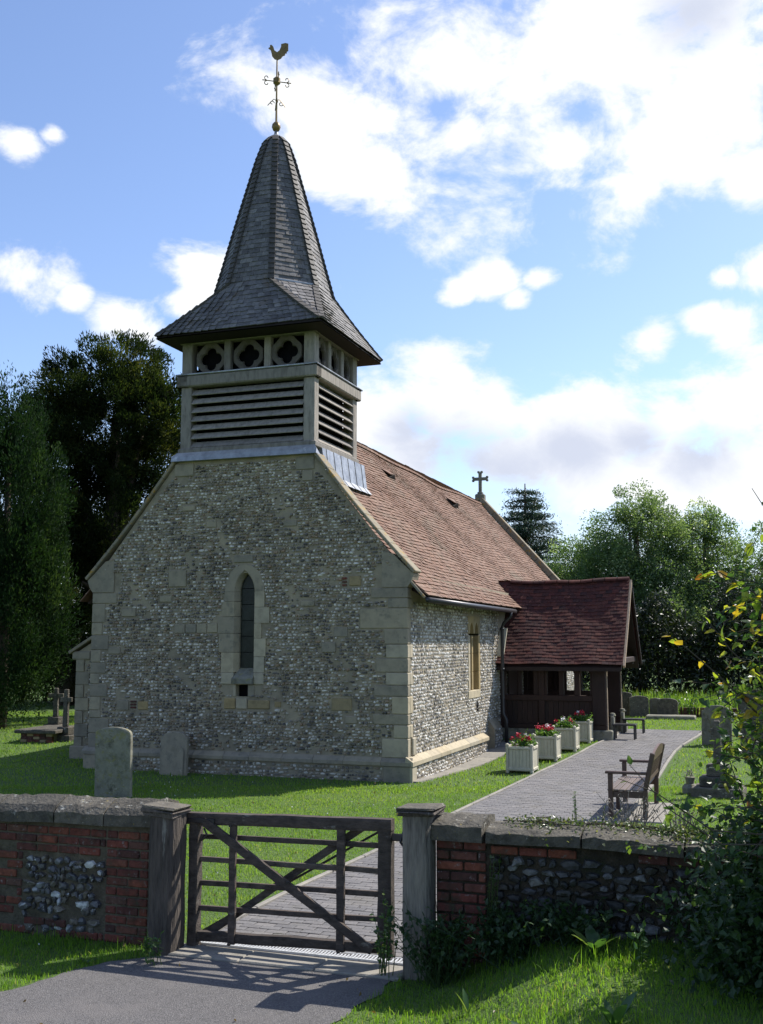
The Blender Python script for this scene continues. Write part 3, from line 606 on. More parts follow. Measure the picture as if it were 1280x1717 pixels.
# plinth
pl = MB(); pl.box(-7.06, .06, -.06, .3, -.4, .30)
plinth = pl.build('plinth', 'mortar', church)
def on_pl(cx, cz, hw, hh): return cz + hh < .3 and -6.75 < cx - hw and cx + hw < -.42
flint_mesh('flints', scatter_flints((-7.04, .0, -.05, .3), on_pl, .085, .06, 5), lambda x, z, o: np.stack([x, -.06 - o, z], -1), 'flint', plinth, seed=4)
def plinth_cap(x0, x1):                       # chamfered string stone on the west side
    V = [(x0, -.11, .30), (x1, -.11, .30), (x1, -.11, .365), (x0, -.11, .365), (x0, .0, .45), (x1, .0, .45), (x0, .05, .30), (x1, .05, .30)]
    return V, [(0, 1, 2, 3), (3, 2, 5, 4), (0, 3, 4, 6), (1, 7, 5, 2), (0, 6, 7, 1)]
x = -7.11
while x < .1:
    x2 = min(x + random.uniform(.55, .8), .11)
    if .11 - x2 < .3: x2 = .11
    mesh('string_stone', *plinth_cap(x + .004, x2 - .004), 'ashlar', plinth); x = x2
for a, b in ((-.45, .085), (-7.085, -6.72)):
    one('quoin_stone', 'ashlar', plinth, a, b, -.085, .32, -.12, .296, c=.012); 
# --- lancet
lan = MB()
ins = arch_pts(-3.59, -3.27, 3.6, 3.97, 8)
def jamb(z0, z1, xo, xf, xb, s):
    poly = [(xo, -.028), (xf, -.028), (xb, .10), (xb, .2), (xo, .2)]
    V = [(x, y, z) for z in (z0 + .004, z1 - .004) for x, y in poly]; n = 5
    F = [tuple(range(n))[::-1], tuple(range(n, 2 * n))] + [(i, (i + 1) % n, (i + 1) % n + n, i + n) for i in range(n)]
    if s < 0: F = [f[::-1] for f in F]
    return V, F
lancet = MB().box(-3.66, -3.2, .16, .19, 1.5, 4.05).build('lancet_window', 'dark_void', church)
lancet['label'] = 'tall narrow pointed window with pale stone surround'
for z0, z1, xo in JL: mesh('jamb_stone', *jamb(z0, z1, xo, -3.66, -3.59, -1), 'ashlar_pale' if z0 < 2.4 else 'ashlar', lancet)
for z0, z1, xo in JR: mesh('jamb_stone', *jamb(z0, z1, xo, -3.20, -3.27, 1), 'ashlar_pale', lancet)
def arch_ring(half):
    """half the pointed head, splayed"""
    n = 8; inn = arch_pts(-3.59, -3.27, 3.62, 3.98, n); frt = arch_pts(-3.66, -3.20, 3.62, 4.05, n); V = []; F = []
    idx = range(0, n + 1) if half < 0 else range(n, 2 * n + 1)
    out = []
    for i in idx:
        a = PI - PI * i / (2 * n); out.append((-3.43 + .44 * math.cos(a), 3.62 + .54 * abs(math.sin(a)) ** .9))
    for k, i in enumerate(idx):
        V += [(out[k][0], -.028, out[k][1]), (frt[i][0], -.028, frt[i][1]), (inn[i][0], .10, inn[i][1]), (inn[i][0], .2, inn[i][1]), (out[k][0], .2, out[k][1])]
    for k in range(len(list(idx)) - 1):
        for j in range(5): F.append((k * 5 + j, (k + 1) * 5 + j, (k + 1) * 5 + (j + 1) % 5, k * 5 + (j + 1) % 5))
    F.append((0, 1, 2, 3, 4)); m = len(V) - 5; F.append((m + 4, m + 3, m + 2, m + 1, m))
    return V, F
mesh('head_stone', *arch_ring(-1), 'ashlar', lancet); mesh('head_stone', *arch_ring(1), 'ashlar', lancet)
for i in range(6):
    z0 = 2.08 + i * .32
    if i < 5: one('pane', 'glass_dark', lancet, -3.588, -3.272, .148, .155, z0 + .006, z0 + .314, c=.001)
MB().prism([(-3.588, 3.69), (-3.272, 3.69), (-3.30, 3.82), (-3.43, 3.97), (-3.56, 3.82)], .148, .155).build('pane', 'glass_dark', lancet)
for a, b in ((-3.93, -3.655), (-3.21, -2.98)): one('jamb_stone', 'ashlar_pale', lancet, a, b, -.03, .1, 1.77, 1.996, c=.01)
# sloping sill block
MB().add([(-3.66, -.10, 1.78), (-3.19, -.10, 1.78), (-3.19, -.10, 1.88), (-3.66, -.10, 1.88), (-3.59, .15, 2.09), (-3.27, .15, 2.09), (-3.66, .15, 1.78), (-3.19, .15, 1.78)],
         [(0, 1, 2, 3), (3, 2, 5, 4), (0, 3, 4, 6), (1, 7, 5, 2), (0, 6, 7, 1)]).build('sill_stone', 'limestone_old', lancet)
one('jamb_stone', 'ashlar_pale', lancet, -3.665, -3.60, -.02, .15, 1.525, 1.765); one('jamb_stone', 'ashlar', lancet, -3.33, -3.195, -.02, .15, 1.525, 1.765)
# --- south wall
def build_south():
    V = []; F = []
    def q(y0, y1, z0, z1):
        i = len(V); V.extend([(0, y0, z0), (0, y1, z0), (0, y1, z1), (0, y0, z1)]); F.append((i, i + 1, i + 2, i + 3))
    q(0, 4.5, -.5, 3.9); q(4.5, 5.42, -.5, 1.42); q(4.5, 5.42, 3.2, 3.9); q(5.42, 19.6, -.5, 3.9)
    i = len(V); V.extend([(0, 19.6, -.5), (-7, 19.6, -.5), (-7, 19.6, 3.9), (-3.5, 19.6, 7.7), (0, 19.6, 3.9)]); F.append((i, i + 1, i + 2, i + 3, i + 4))
    i = len(V); V.extend([(-7, 19.6, -.5), (-7, 0, -.5), (-7, 0, 3.9), (-7, 19.6, 3.9)]); F.append((i, i + 1, i + 2, i + 3))
    return mesh('nave_wall', V, F, 'mortar', church)
south = build_south()
def on_south(cy, cz, hw, hh):
    if cz + hh > 3.42 or cz < .46: return False
    if 4.42 < cy < 5.5 and 1.33 < cz < 3.26: return False
    for i in range(12):
        if QR[i + 1] < cz < QR[i] and cy - hw < (.30 if QRW[i] < .45 else .16) + .01: return False
    if 19.2 < cy: return False
    return not (7.4 < cy < 10.6 and cz > 2.2)
flint_mesh('flints', scatter_flints((0, 19.5, .46, 3.42), on_south, .082, .066, 21, .25), lambda y, z, o: np.stack([o, y, z], -1), 'flint_south', south, proud=.018, seed=6)
for z in np.arange(0, 3.4, .3): one('quoin_stone', 'ashlar_pale', south, -.3, .022, 19.25 + .12 * (int(z / .3) % 2), 19.62, z + .004, z + .296, c=.01)
# chamfered plinth of the south side
sp = MB().add([(.0, -.05, -.5), (.10, -.05, -.5), (.10, -.05, .30), (0, -.05, .30), (.0, 5.75, -.5), (.10, 5.75, -.5), (.10, 5.75, .30), (0, 5.75, .30)],
              [(0, 1, 2, 3), (4, 7, 6, 5), (1, 5, 6, 2), (3, 2, 6, 7)]).build('plinth', 'mortar', church)
flint_mesh('flints', scatter_flints((.22, 5.7, -.22, .3), lambda y, z, a, b: z + b < .3 and y > .25, .08, .062, 31, .25), lambda y, z, o: np.stack([.10 + o, y, z], -1), 'flint_south', sp, proud=.018, seed=8)
y = -.11
while y < 5.74:
    y2 = min(y + random.uniform(.6, .85), 5.78)
    if 5.78 - y2 < .25: y2 = 5.78
    V = [(.145, y + .004, .30), (.145, y2 - .004, .30), (.145, y2 - .004, .375), (.145, y + .004, .375), (.0, y + .004, .47), (.0, y2 - .004, .47), (-.02, y + .004, .30), (-.02, y2 - .004, .30)]
    mesh('string_stone', V, [(0, 1, 2, 3), (3, 2, 5, 4), (0, 3, 4, 6), (1, 7, 5, 2), (0, 6, 7, 1)], 'ashlar_pale', sp); y = y2
one('quoin_stone', 'ashlar_pale', sp, -.05, .125, -.084, .2, -.3, .296, c=.012)
one('quoin_stone', 'ashlar_pale', south, .0, .05, .21, .42, .47, .80, c=.04)
# shallow buttress by the downpipe
bt = MB().add([(0, 6.25, -.4), (.16, 6.25, -.4), (.16, 6.25, .52), (0, 6.25, .75), (0, 7.05, -.4), (.16, 7.05, -.4), (.16, 7.05, .52), (0, 7.05, .75)],
              [(0, 1, 2, 3), (4, 7, 6, 5), (1, 5, 6, 2), (2, 6, 7, 3)]).build('buttress', 'mortar', church)
flint_mesh('flints', scatter_flints((6.27, 7.03, -.1, .5), lambda y, z, a, b: True, .08, .062, 32, .25), lambda y, z, o: np.stack([.16 + o, y, z], -1), 'flint_south', bt, proud=.018, seed=9)
# two-light window
def spandrel(x0, x1, zs, za, zt, y0, y1, n=8):
    """plate with a pointed opening: from arch curve up to zt, in X,Z, thickness along Y"""
    A = arch_pts(x0, x1, zs, za, n); V = []; F = []
    for (x, z) in A: V += [(x, y0, z), (x, y0, zt), (x, y1, zt), (x, y1, z)]
    for i in range(len(A) - 1):
        for j in range(4): F.append((i * 4 + j, (i + 1) * 4 + j, (i + 1) * 4 + (j + 1) % 4, i * 4 + (j + 1) % 4))
    m = len(V) - 4; F += [(0, 1, 2, 3), (m + 3, m + 2, m + 1, m)]
    return V, F
def swap(V): return [(-y, x, z) for x, y, z in V]        # X,Z plate -> Y,Z plate facing +X
sw = MB().box(-.36, -.33, 4.46, 5.44, 1.4, 3.22).build('south_window', 'dark_void', church); sw['label'] = 'two-light window with warm ochre stone reveals'
one('sill_stone', 'ashlar_pale', sw, -.3, .02, 4.42, 5.50, 1.32, 1.5, c=.012)
for a, b, m in ((4.42, 4.58, 'ashlar_pale'), (4.90, 5.02, 'ashlar_ochre'), (5.34, 5.5, 'ashlar_ochre')):
    z = 1.503
    while z < 2.7:
        z2 = min(z + .42, 2.80); one('jamb_stone' if b - a > .13 else 'mullion', m, sw, -.3, .018 if b - a > .13 else -.03, a, b, z, z2 - .004, c=.008); z = z2
for a, b in ((4.58, 4.90), (5.02, 5.34)):
    V, F = spandrel(a - .0, b + .0, 2.80, 3.06, 3.2, -.018, .3); mesh('head_stone', swap(V), F, 'ashlar_ochre', sw)
for a, b in ((4.42, 4.58), (4.90, 5.02), (5.34, 5.5)): one('head_stone', 'ashlar_ochre', sw, -.3, .0175, a + .001, b - .001, 2.801, 3.2, c=.004)
for k in range(2):
    for i in range(5): one('pane', 'glass_dark', sw, -.285, -.278, 4.58 + .44 * k, 4.9 + .44 * k, 1.5 + .31 * i, 1.8 + .31 * i, c=.001)
one('vent_block', 'dark_void', south, -.05, .015, 5.16, 5.32, 1.0, 1.24)
# gutter and downpipe
g = MB().tube([(.43, -.02, 3.40), (.43, 7.5, 3.38)], .055, 8); g.build('gutter', 'black_iron', church, True)
g = MB().tube([(.43, 7.0, 3.36), (.42, 7.0, 3.24), (.25, 7.0, 3.08), (.20, 7.0, 2.95), (.20, 7.0, 1.6), (.20, 7.0, .85), (.28, 7.0, .7), (.28, 7.0, .12)], .045, 8); g.lathe([(.055, 0), (.055, .06)], 8, (.20, 7.0, 1.9)); g.lathe([(.055, 0), (.055, .06)], 8, (.20, 7.0, 2.9))
g.build('downpipe', 'black_iron', church, True)
# --- nave roof
rb = MB().prism([(.34, 3.40), (.36, 3.43), (0, 3.72), (-3.5, 7.50), (-7, 3.74), (-7.36, 3.46), (-7.34, 3.42), (-7, 3.6), (-3.5, 7.35), (0, 3.6)], .30, 19.35)
nroof = rb.build('nave_roof', 'timber_dark', church)
def south_slope(y0, y1):
    def P(s, t):
        y = y0 + (y1 - y0) * s
        if t < .1: x = .40 - .44 * t / .1; z = 3.46 + .42 * (t / .1)
        else: x = -.04 - 3.46 * (t - .1) / .9; z = 3.88 + (7.74 - 3.88) * (t - .1) / .9
        return np.array([x, y, z + sag(x, y) * min(1, t * 4)])
    return P
def hole_near(m):
    x, y = m[0, 3], m[1, 3]; return -2.0 < x < -1.5 and False
T = cover(south_slope(.02, 19.3), 50, .165, .022, lap=1.4)
T = [m for m in T if not (m[0, 3] < -1.98 and m[1, 3] < 2.3)]
wp = lambda m: (lambda w: w[0] ** 2 + w[1] ** 2 + (m[2, 3] - 2.6) ** 2)(L2W(m[0, 3], m[1, 3]))
pieces('roof_tile', (TILE_V, TILE_F), T, 'roof_tile', nroof, key=wp, limit=300, many='roof_tiles', jitter=.0012)
T = cover(quad_surf((-7.4, 19.3, 3.46), (-7.4, .1, 3.46), (-3.5, 19.3, 7.74), (-3.5, .1, 7.74)), 30, .4, .02)
T = [m for m in T if not (m[1, 3] < 2.5 and m[0, 3] > -5.3)]
pieces('roof_tile', (TILE_V, TILE_F), T, 'roof_tile', nroof, limit=0, many='north_roof_tiles')
y = 2.5
while y < 19.2:
    V = []
    for yy in (y, y + .32):
        for k in range(7): a = PI * k / 6; V.append((-3.5 + .13 * math.cos(a), yy, 7.70 + .10 * math.sin(a) + sag(-3.5, y)))
    mesh('ridge_tile', V, [(k, k + 1, k + 8, k + 7) for k in range(6)] + [tuple(range(7))], 'roof_tile', nroof, smooth=False); y += .335
# warm mortar edge under the verge tiles at the corner
MB().bar((.36, .0, 3.44), (.0, .0, 3.84), .05, .05, c=.01).build('verge_board', 'verge_stone', nroof)
for (x, y) in ((-2.72, 6.9), (-2.74, 13.2)):                         # small raised tile vents
    z = roofz(x) - .05
    mesh('roof_vent', [(x + .05, y - .3, z + .02), (x + .05, y + .3, z + .02), (x - .22, y - .3, z + .28 + .02), (x - .22, y + .3, z + .3), (x + .12, y, z + .16)], [(0, 1, 4), (0, 4, 2), (1, 3, 4), (2, 4, 3)], 'soffit', nroof)
    MB().bar((x + .1, y - .02, z + .14), (x - .2, y, z + .33), .5, .025).build('vent_cover', 'roof_tile', nroof)
# east gable coping and cross
for s in (1, -1):
    for i in range(7):
        a = np.array((RX + s * 3.7 * (1 - i / 7), 19.5, 7.95 - 4.1 * (1 - i / 7))); b = np.array((RX + s * 3.7 * (1 - (i + 1) / 7), 19.5, 7.95 - 4.1 * (1 - (i + 1) / 7)))
        MB().bar(a, b - (b - a) * .01, .38, .22, c=.015).build('coping_stone', 'verge_stone', nroof)
gc = MB().box(-3.68, -3.32, 19.36, 19.66, 7.85, 8.14, c=.04).build('gable_cross', 'limestone_old', church); gc['label'] = 'stone cross on the far gable'
mb = MB(); mb.box(-3.56, -3.44, 19.46, 19.56, 8.12, 8.98, c=.015); mb.box(-3.79, -3.21, 19.465, 19.555, 8.66, 8.78, c=.015)
for (cx, cz) in ((-3.77, 8.72), (-3.23, 8.72), (-3.5, 8.98)):
    for d in (-.06, .06): mb.box(cx + (d if cz > 8.9 else 0) - .045, cx + (d if cz > 8.9 else 0) + .045, 19.468, 19.552, cz + (0 if cz > 8.9 else d) - .045, cz + (0 if cz > 8.9 else d) + .045, c=.02)
mb.box(-3.6, -3.4, 19.42, 19.6, 8.13, 8.22, c=.02); mb.build('cross_shaft', 'limestone_old', gc)
# --- north vestry glimpsed on the left
vw = MB().prism([(-8.42, -.3), (-6.9, -.3), (-6.9, 3.25), (-8.42, 2.38)], 1.5, 6.0).build('vestry_wall', 'mortar', church)
flint_mesh('flints', scatter_flints((-8.4, -7.0, 0, 2.9), lambda x, z, a, b: z < 2.3 + .57 * (x + 8.42) and (x > -8.18) and not (int(z * 3.3) % 2 and x < -8.1), .085, .06, 41), lambda x, z, o: np.stack([x, 1.5 - o, z], -1), 'flint', vw, seed=12)
for i, z in enumerate(np.arange(-.1, 2.2, .29)): one('quoin_stone', 'ashlar', vw, -8.44, -8.42 + (.2 if i % 2 else .34), 1.475, 1.7, z + .004, z + .286, c=.01)
one('plinth_stone', 'ashlar', vw, -8.5, -7.0, 1.40, 1.8, -.3, .28, c=.02)
one('kneeler_stone', 'ashlar', vw, -8.55, -8.05, 1.46, 1.8, 2.2, 2.40, c=.03)
MB().bar((-8.62, 1.6, 2.36), (-6.95, 1.6, 3.32), .36, .07, c=.012).build('coping_stone', 'verge_stone', vw)
MB().bar((-8.7, 3.9, 2.28), (-6.95, 3.9, 3.28), 4.3, .06).build('lean_to_roof', 'roof_tile', church)
# --- bell turret
TX0, TX1, TY0, TY1 = -5.0, -1.95, .0, 2.42
CX, CY = -3.44, 1.2
turret = MB().box(TX0 + .25, TX1 - .25, TY0 + .25, TY1 - .25, 5.9, 8.95).build('bell_turret', 'dark_void', church)
turret['label'] = 'grey oak belfry with louvres and quatrefoil openings'
# lead flashing at its foot
mb = MB()
mb.add([(TX0 - .14, -.13, 6.34), (TX1 + .10, -.13, 6.34), (TX1 + .10, -.10, 6.44), (TX0 - .14, -.10, 6.44), (TX0 - .05, -.04, 6.53), (TX1 + .03, -.04, 6.53), (TX0 - .14, .1, 6.34), (TX1 + .1, .1, 6.34)],
       [(0, 1, 2, 3), (3, 2, 5, 4), (0, 3, 4, 6), (1, 7, 5, 2), (0, 6, 7, 1)])
mb.build('lead_flashing', 'lead', turret)
nb = 12
for i in range(nb):                                  # lead apron down to the tiles, in welted sheets
    y0 = .31 + i * 2.41 / nb; y1 = y0 + 2.41 / nb - .012; zb = roofz(-1.72) + .09; off = .012 if i % 2 else 0
    V = [(TX1 + .05 + off, y0, 6.52), (TX1 + .05 + off, y1, 6.52), (TX1 + .12 + off, y1, zb + .14), (TX1 + .12 + off, y0, zb + .14), (TX1 + .24 + off, y1, zb - .0), (TX1 + .24 + off, y0, zb - .0),
         (TX1 - .1, y0, 6.52), (TX1 - .1, y1, 6.52), (TX1 - .1, y0, zb - .2), (TX1 - .1, y1, zb - .2)]
    mesh('lead_sheet', V, [(0, 3, 2, 1), (3, 5, 4, 2), (0, 6, 8, 5, 3), (1, 2, 4, 9, 7), (0, 1, 7, 6)], 'lead', turret)
def face(k):
    """(origin, along, out, length) for west 0 and south 1, and the two hidden sides"""
    return [((TX0, TY0), (1, 0), (0, -1), TX1 - TX0), ((TX1, TY0), (0, 1), (1, 0), TY1 - TY0), ((TX1, TY1), (-1, 0), (0, 1), TX1 - TX0), ((TX0, TY1), (0, -1), (-1, 0), TY1 - TY0)][k]
def fbox(k, s0, s1, o0, o1, z0, z1, name, mat, c=.01, par=None):
    (ox, oy), (ax, ay), (nx_, ny_), L = face(k)
    V, F = cham(s1 - s0, o1 - o0, z1 - z0, c); V = V + np.array([(s0 + s1) / 2, (o0 + o1) / 2, (z0 + z1) / 2])
    W = np.stack([ox + V[:, 0] * ax + V[:, 1] * nx_, oy + V[:, 0] * ay + V[:, 1] * ny_, V[:, 2]], -1)
    return mesh(name, W, [f[::-1] for f in F], mat, par or turret)
for (x, y) in ((TX0, TY0), (TX1, TY0), (TX1, TY1), (TX0, TY1)):
    sx, sy = (1 if x == TX0 else -1), (1 if y == TY0 else -1)
    one('corner_post', 'oak_grey', turret, min(x, x + sx * .24), max(x, x + sx * .24), min(y, y + sy * .24), max(y, y + sy * .24), 6.5, 8.97, c=.015)
for k in range(4):
    L = face(k)[3]
    fbox(k, -.03 - .002 * k, L + .03, -.1, .04, 6.50, 6.62, 'sill_beam', 'oak_grey', .02)
    fbox(k, -.075 - .001 * k, L + .075, -.2, .075, 7.93, 8.17, 'string_beam', 'oak_grey', .025)
    fbox(k, -.10, L + .10, -.2, .10, 8.17, 8.205, 'drip_mould', 'lead', .01)
    fbox(k, -.04, L + .04, -.2, .03, 8.86, 8.97, 'wall_plate', 'oak_grey', .01)
    for i in range(7):                               # louvres
        z = 6.64 + i * .186
        (ox, oy), (ax, ay), (nx_, ny_), L = face(k)
        V, F = cham(L - .5, .022, .175, .004); th = math.radians(42)
        V = np.stack([V[:, 0] + L / 2, -V[:, 2] * math.sin(th) + V[:, 1] * math.cos(th) - .055, V[:, 2] * math.cos(th) + V[:, 1] * math.sin(th) + z + .055], -1)
        W = np.stack([ox + V[:, 0] * ax + V[:, 1] * nx_, oy + V[:, 0] * ay + V[:, 1] * ny_, V[:, 2]], -1)
        mesh('louvre_slat', W, [f[::-1] for f in F], 'oak_grey', turret)
    nb = 3; bw = (L - .28) / nb
    for i in range(nb + 1):
        s = .14 + i * bw
        if 0 < i < nb: fbox(k, s - .075, s + .075, -.16, -.01, 8.205, 8.87, 'mullion_post', 'oak_grey', .012)
    for i in range(nb):                              # quatrefoil plates
        c0 = .14 + (i + .5) * bw + (.05 if i == 0 else -.05 if i == nb - 1 else 0); zc = 8.52; R = .335; ha = min(R, bw / 2 - .09 - (.03 if i != 1 else 0)) if k % 2 == 0 else bw / 2 - .10; n = 48
        ri, V, F = .225, [], []
        for j in range(n):
            a = 2 * PI * j / n; c_, s_ = math.cos(a), math.sin(a)
            ro = 1 / max(abs(c_), abs(s_), (abs(c_) + abs(s_)) / 1.36)
            q = .125; best = 0                        # four lobes on the axes
            for (lx, lz) in ((q, 0), (-q, 0), (0, q), (0, -q)):
                bq = c_ * lx + s_ * lz; disc = bq * bq - (q * q - .118 ** 2)
                if disc > 0: best = max(best, bq + math.sqrt(disc))
            best = max(best, .15)
            fx_ = ha / R
            for (rr, o) in ((ro * R, -.06), (best * 1.12, -.06), (best, -.09), (best, -.14), (ro * R, -.14)):
                V.append((c0 + c_ * rr * fx_, o, zc + s_ * rr))
        for j in range(n):
            for m in range(5): F.append((j * 5 + m, j * 5 + (m + 1) % 5, ((j + 1) % n) * 5 + (m + 1) % 5, ((j + 1) % n) * 5 + m))
        V = np.array(V); W = np.stack([ox + V[:, 0] * ax + V[:, 1] * nx_, oy + V[:, 0] * ay + V[:, 1] * ny_, V[:, 2]], -1)
        mesh('quatrefoil_panel', W, F, 'oak_eave_shade', turret)
# --- spire
EZ, HX, HY = 8.93, 1.87, 1.76; OZ = 10.08; AP = 1.18
prof = [(OZ, AP), (10.7, 1.02), (11.58, .80), (12.4, .585), (13.2, .375), (13.62, .235), (13.78, .11)]
def ap(z): return float(np.interp(z, [p[0] for p in prof], [p[1] for p in prof]))
k8 = math.tan(PI / 8)
def oct_(z, i):
    a = ap(z); h_ = a * k8
    return np.array([(CX + x, CY + y, z) for x, y in ((-h_, -a), (h_, -a), (a, -h_), (a, h_), (h_, a), (-h_, a), (-a, h_), (-a, -h_))][i % 8])
V = []; F = []
for z, _ in prof: V += [oct_(z, i) for i in range(8)]
for r in range(len(prof) - 1):
    for i in range(8): F.append((r * 8 + i, r * 8 + (i + 1) % 8, (r + 1) * 8 + (i + 1) % 8, (r + 1) * 8 + i))
F.append(tuple(range((len(prof) - 1) * 8, len(prof) * 8)))
spire = mesh('spire', V, F, 'shingle', church); spire['label'] = 'octagonal spire of grey oak shingles over a square skirt'
crn = [np.array((CX + sx * HX, CY + sy * HY, EZ)) for sx, sy in ((-1, -1), (1, -1), (1, 1), (-1, 1))]
sk = []; sf = []
def skf(*P): i = len(sk); sk.extend(P); sf.append(tuple(range(i, i + len(P))))
SKT = []
def bell(p00, p10, p01, p11, d=.10):
    S_ = quad_surf(p00, p10, p01, p11); return lambda s, t: S_(s, t) - np.array([0, 0, d * math.sin(PI * t)])
for j in range(4):
    a, b = crn[j], crn[(j + 1) % 4]; p, q = oct_(OZ, 2 * j), oct_(OZ, 2 * j + 1)
    SKT += cover(bell(a, b, p, q, .035), 11, .155, .016); skf(a - [0, 0, .04], b - [0, 0, .04], q - [0, 0, .12], p - [0, 0, .12])
    c = crn[(j + 1) % 4]; q2 = oct_(OZ, 2 * j + 2)
    SKT += cover(bell(c, c + (q2 - q) * .03, q, q2, .035), 11, .155, .016); skf(c - [0, 0, .04], q2 - [0, 0, .12], q - [0, 0, .12])
skf(*[c - [0, 0, .06] for c in crn[::-1]])
skirt = mesh('skirt_roof', sk, sf, 'soffit', church)
ST = []
for i in range(8):
    def P(s, t, i=i):
        z = OZ + .02 + (13.70 - OZ) * t; return oct_(z, i) * (1 - s) + oct_(z, i + 1) * s
    ST += cover(P, 33, .15, .016)
pieces('shingle', (TILE_V, TILE_F), SKT, 'shingle', skirt, key=wp, limit=300, many='skirt_shingles', jitter=.001)
pieces('shingle', (TILE_V, TILE_F), ST, 'shingle', spire, key=wp, limit=300, many='spire_shingles', jitter=.001)
for i in range(8):                                     # raised hip shingles in little steps
    mb = MB(); n = 30
    for r in range(n):
        z0 = OZ + (13.72 - OZ) * r / n; z1 = OZ + (13.72 - OZ) * (r + 1.25) / n; a, b = oct_(z0, i), oct_(min(z1, 13.75), i); c0 = np.array([CX, CY, z0]); o = (a - c0); o /= np.linalg.norm(o)
        mb.bar(a + o * .045, b + o * .018, .13, .045, up=o)
    o = mb.build('hip_shingles', 'shingle_hip_shade', spire); o['kind'] = 'stuff'
for j in range(4):
    c = crn[j]
    for q in (oct_(OZ, 2 * j - 1), oct_(OZ, 2 * j)):
        mb = MB(); n = 10; o = c - np.array([CX, CY, EZ]); o = o / np.linalg.norm(o)
        for r in range(n):
            t0, t1 = r / n, (r + 1.2) / n; f_ = lambda t: c * (1 - t) + q * t - np.array([0, 0, .035 * math.sin(PI * min(t, 1))])
            mb.bar(f_(t0) + [0, 0, .035], f_(min(t1, 1)) + [0, 0, .02], .13, .04, up=(o[0], o[1], .8))
        o_ = mb.build('hip_shingles', 'shingle_hip_shade', skirt); o_['kind'] = 'stuff'
    MB().bar(oct_(OZ, 2 * j + 1) + [0, 0, .01], oct_(OZ, 2 * j + 2) + [0, 0, .01], .10, .05, c=.01).build('lead_flashing', 'lead', spire)
mb = MB(); mb.lathe([(.20, 13.60), (.19, 13.70), (.13, 13.80), (.05, 13.86), (.035, 13.96)], 16, (CX, CY, 0)); mb.build('lead_cap', 'lead', spire, True)
# --- weathervane
vane = MB().tube([(CX, CY, 13.8), (CX, CY, 15.66)], [.028, .016], 8).build('weathervane', 'vane_metal', church)
vane['label'] = 'cockerel weathervane with scrolled iron arms'
mb = MB(); mb.lathe([(.02, 13.93), (.07, 13.96), (.10, 14.03), (.09, 14.10), (.05, 14.15), (.02, 14.17)], 14, (CX, CY, 0)); mb.build('ball', 'vane_metal', vane, True)
yaw = -ANG                                              # the vane lies across the view
def R2(x, z, ya=yaw): return (CX + x * math.cos(ya), CY + x * math.sin(ya), z)
ck = [(603, 138), (612, 132), (610, 124), (616, 119), (622, 123), (628, 130), (634, 150), (648, 160), (660, 150), (668, 130), (668, 116), (690, 110), (705, 114), (705, 150), (697, 155), (698, 163), (690, 165), (688, 175), (678, 178), (668, 192), (652, 200), (635, 196), (622, 180), (618, 160), (614, 146)]
ck = [((x - 648) * .0044, 15.64 - (y - 200) * .0044) for x, y in ck]
n = len(ck); V = []
for o in (-.018, .018):
    for x, z in ck:
        p = R2(x, z); V.append((p[0] - math.sin(yaw) * o, p[1] + math.cos(yaw) * o, p[2]))
mesh('cockerel', V, [tuple(range(n)), tuple(range(n, 2 * n))[::-1]] + [(i, i + n, (i + 1) % n + n, (i + 1) % n) for i in range(n)], 'vane_metal', vane)
def spiral(cx, cz, r, a0, turns, ya, sgn):
    return [R2(cx + r * (1 - .5 * i / 14) * math.cos(a0 + sgn * turns * 2 * PI * i / 14), cz + r * (1 - .5 * i / 14) * math.sin(a0 + sgn * turns * 2 * PI * i / 14), ya) for i in range(15)]
for ya in (yaw + .25, yaw + PI / 2 + .25):
    mb = MB(); mb.tube([R2(-.31, 15.12, ya), R2(.31, 15.12, ya)], .011, 6)
    for s in (-1, 1):
        for u in (-1, 1): mb.tube(spiral(s * .23, 15.12 + u * .065, .055, -u * PI / 2, .8, ya, s * u), .010, 5)
        mb.tube([R2(s * .31, 15.12, ya), R2(s * .33, 15.12, ya)], [.02, .004], 5)
    mb.build('compass_arm', 'vane_metal', vane)
    mb = MB()
    for s in (-1, 1):
        mb.tube([R2(0, 14.66, ya), R2(s * .06, 14.70, ya), R2(s * .13, 14.62, ya), R2(s * .20, 14.53, ya)], .010, 5); mb.tube(spiral(s * .10, 14.60, .05, 0, .8, ya, -s), .010, 5)
    mb.build('scroll', 'vane_metal', vane)
MB().lathe([(.02, 15.02), (.085, 15.08), (.085, 15.18), (.02, 15.24)], 8, (CX, CY, 0)).build('boss', 'vane_metal', vane)
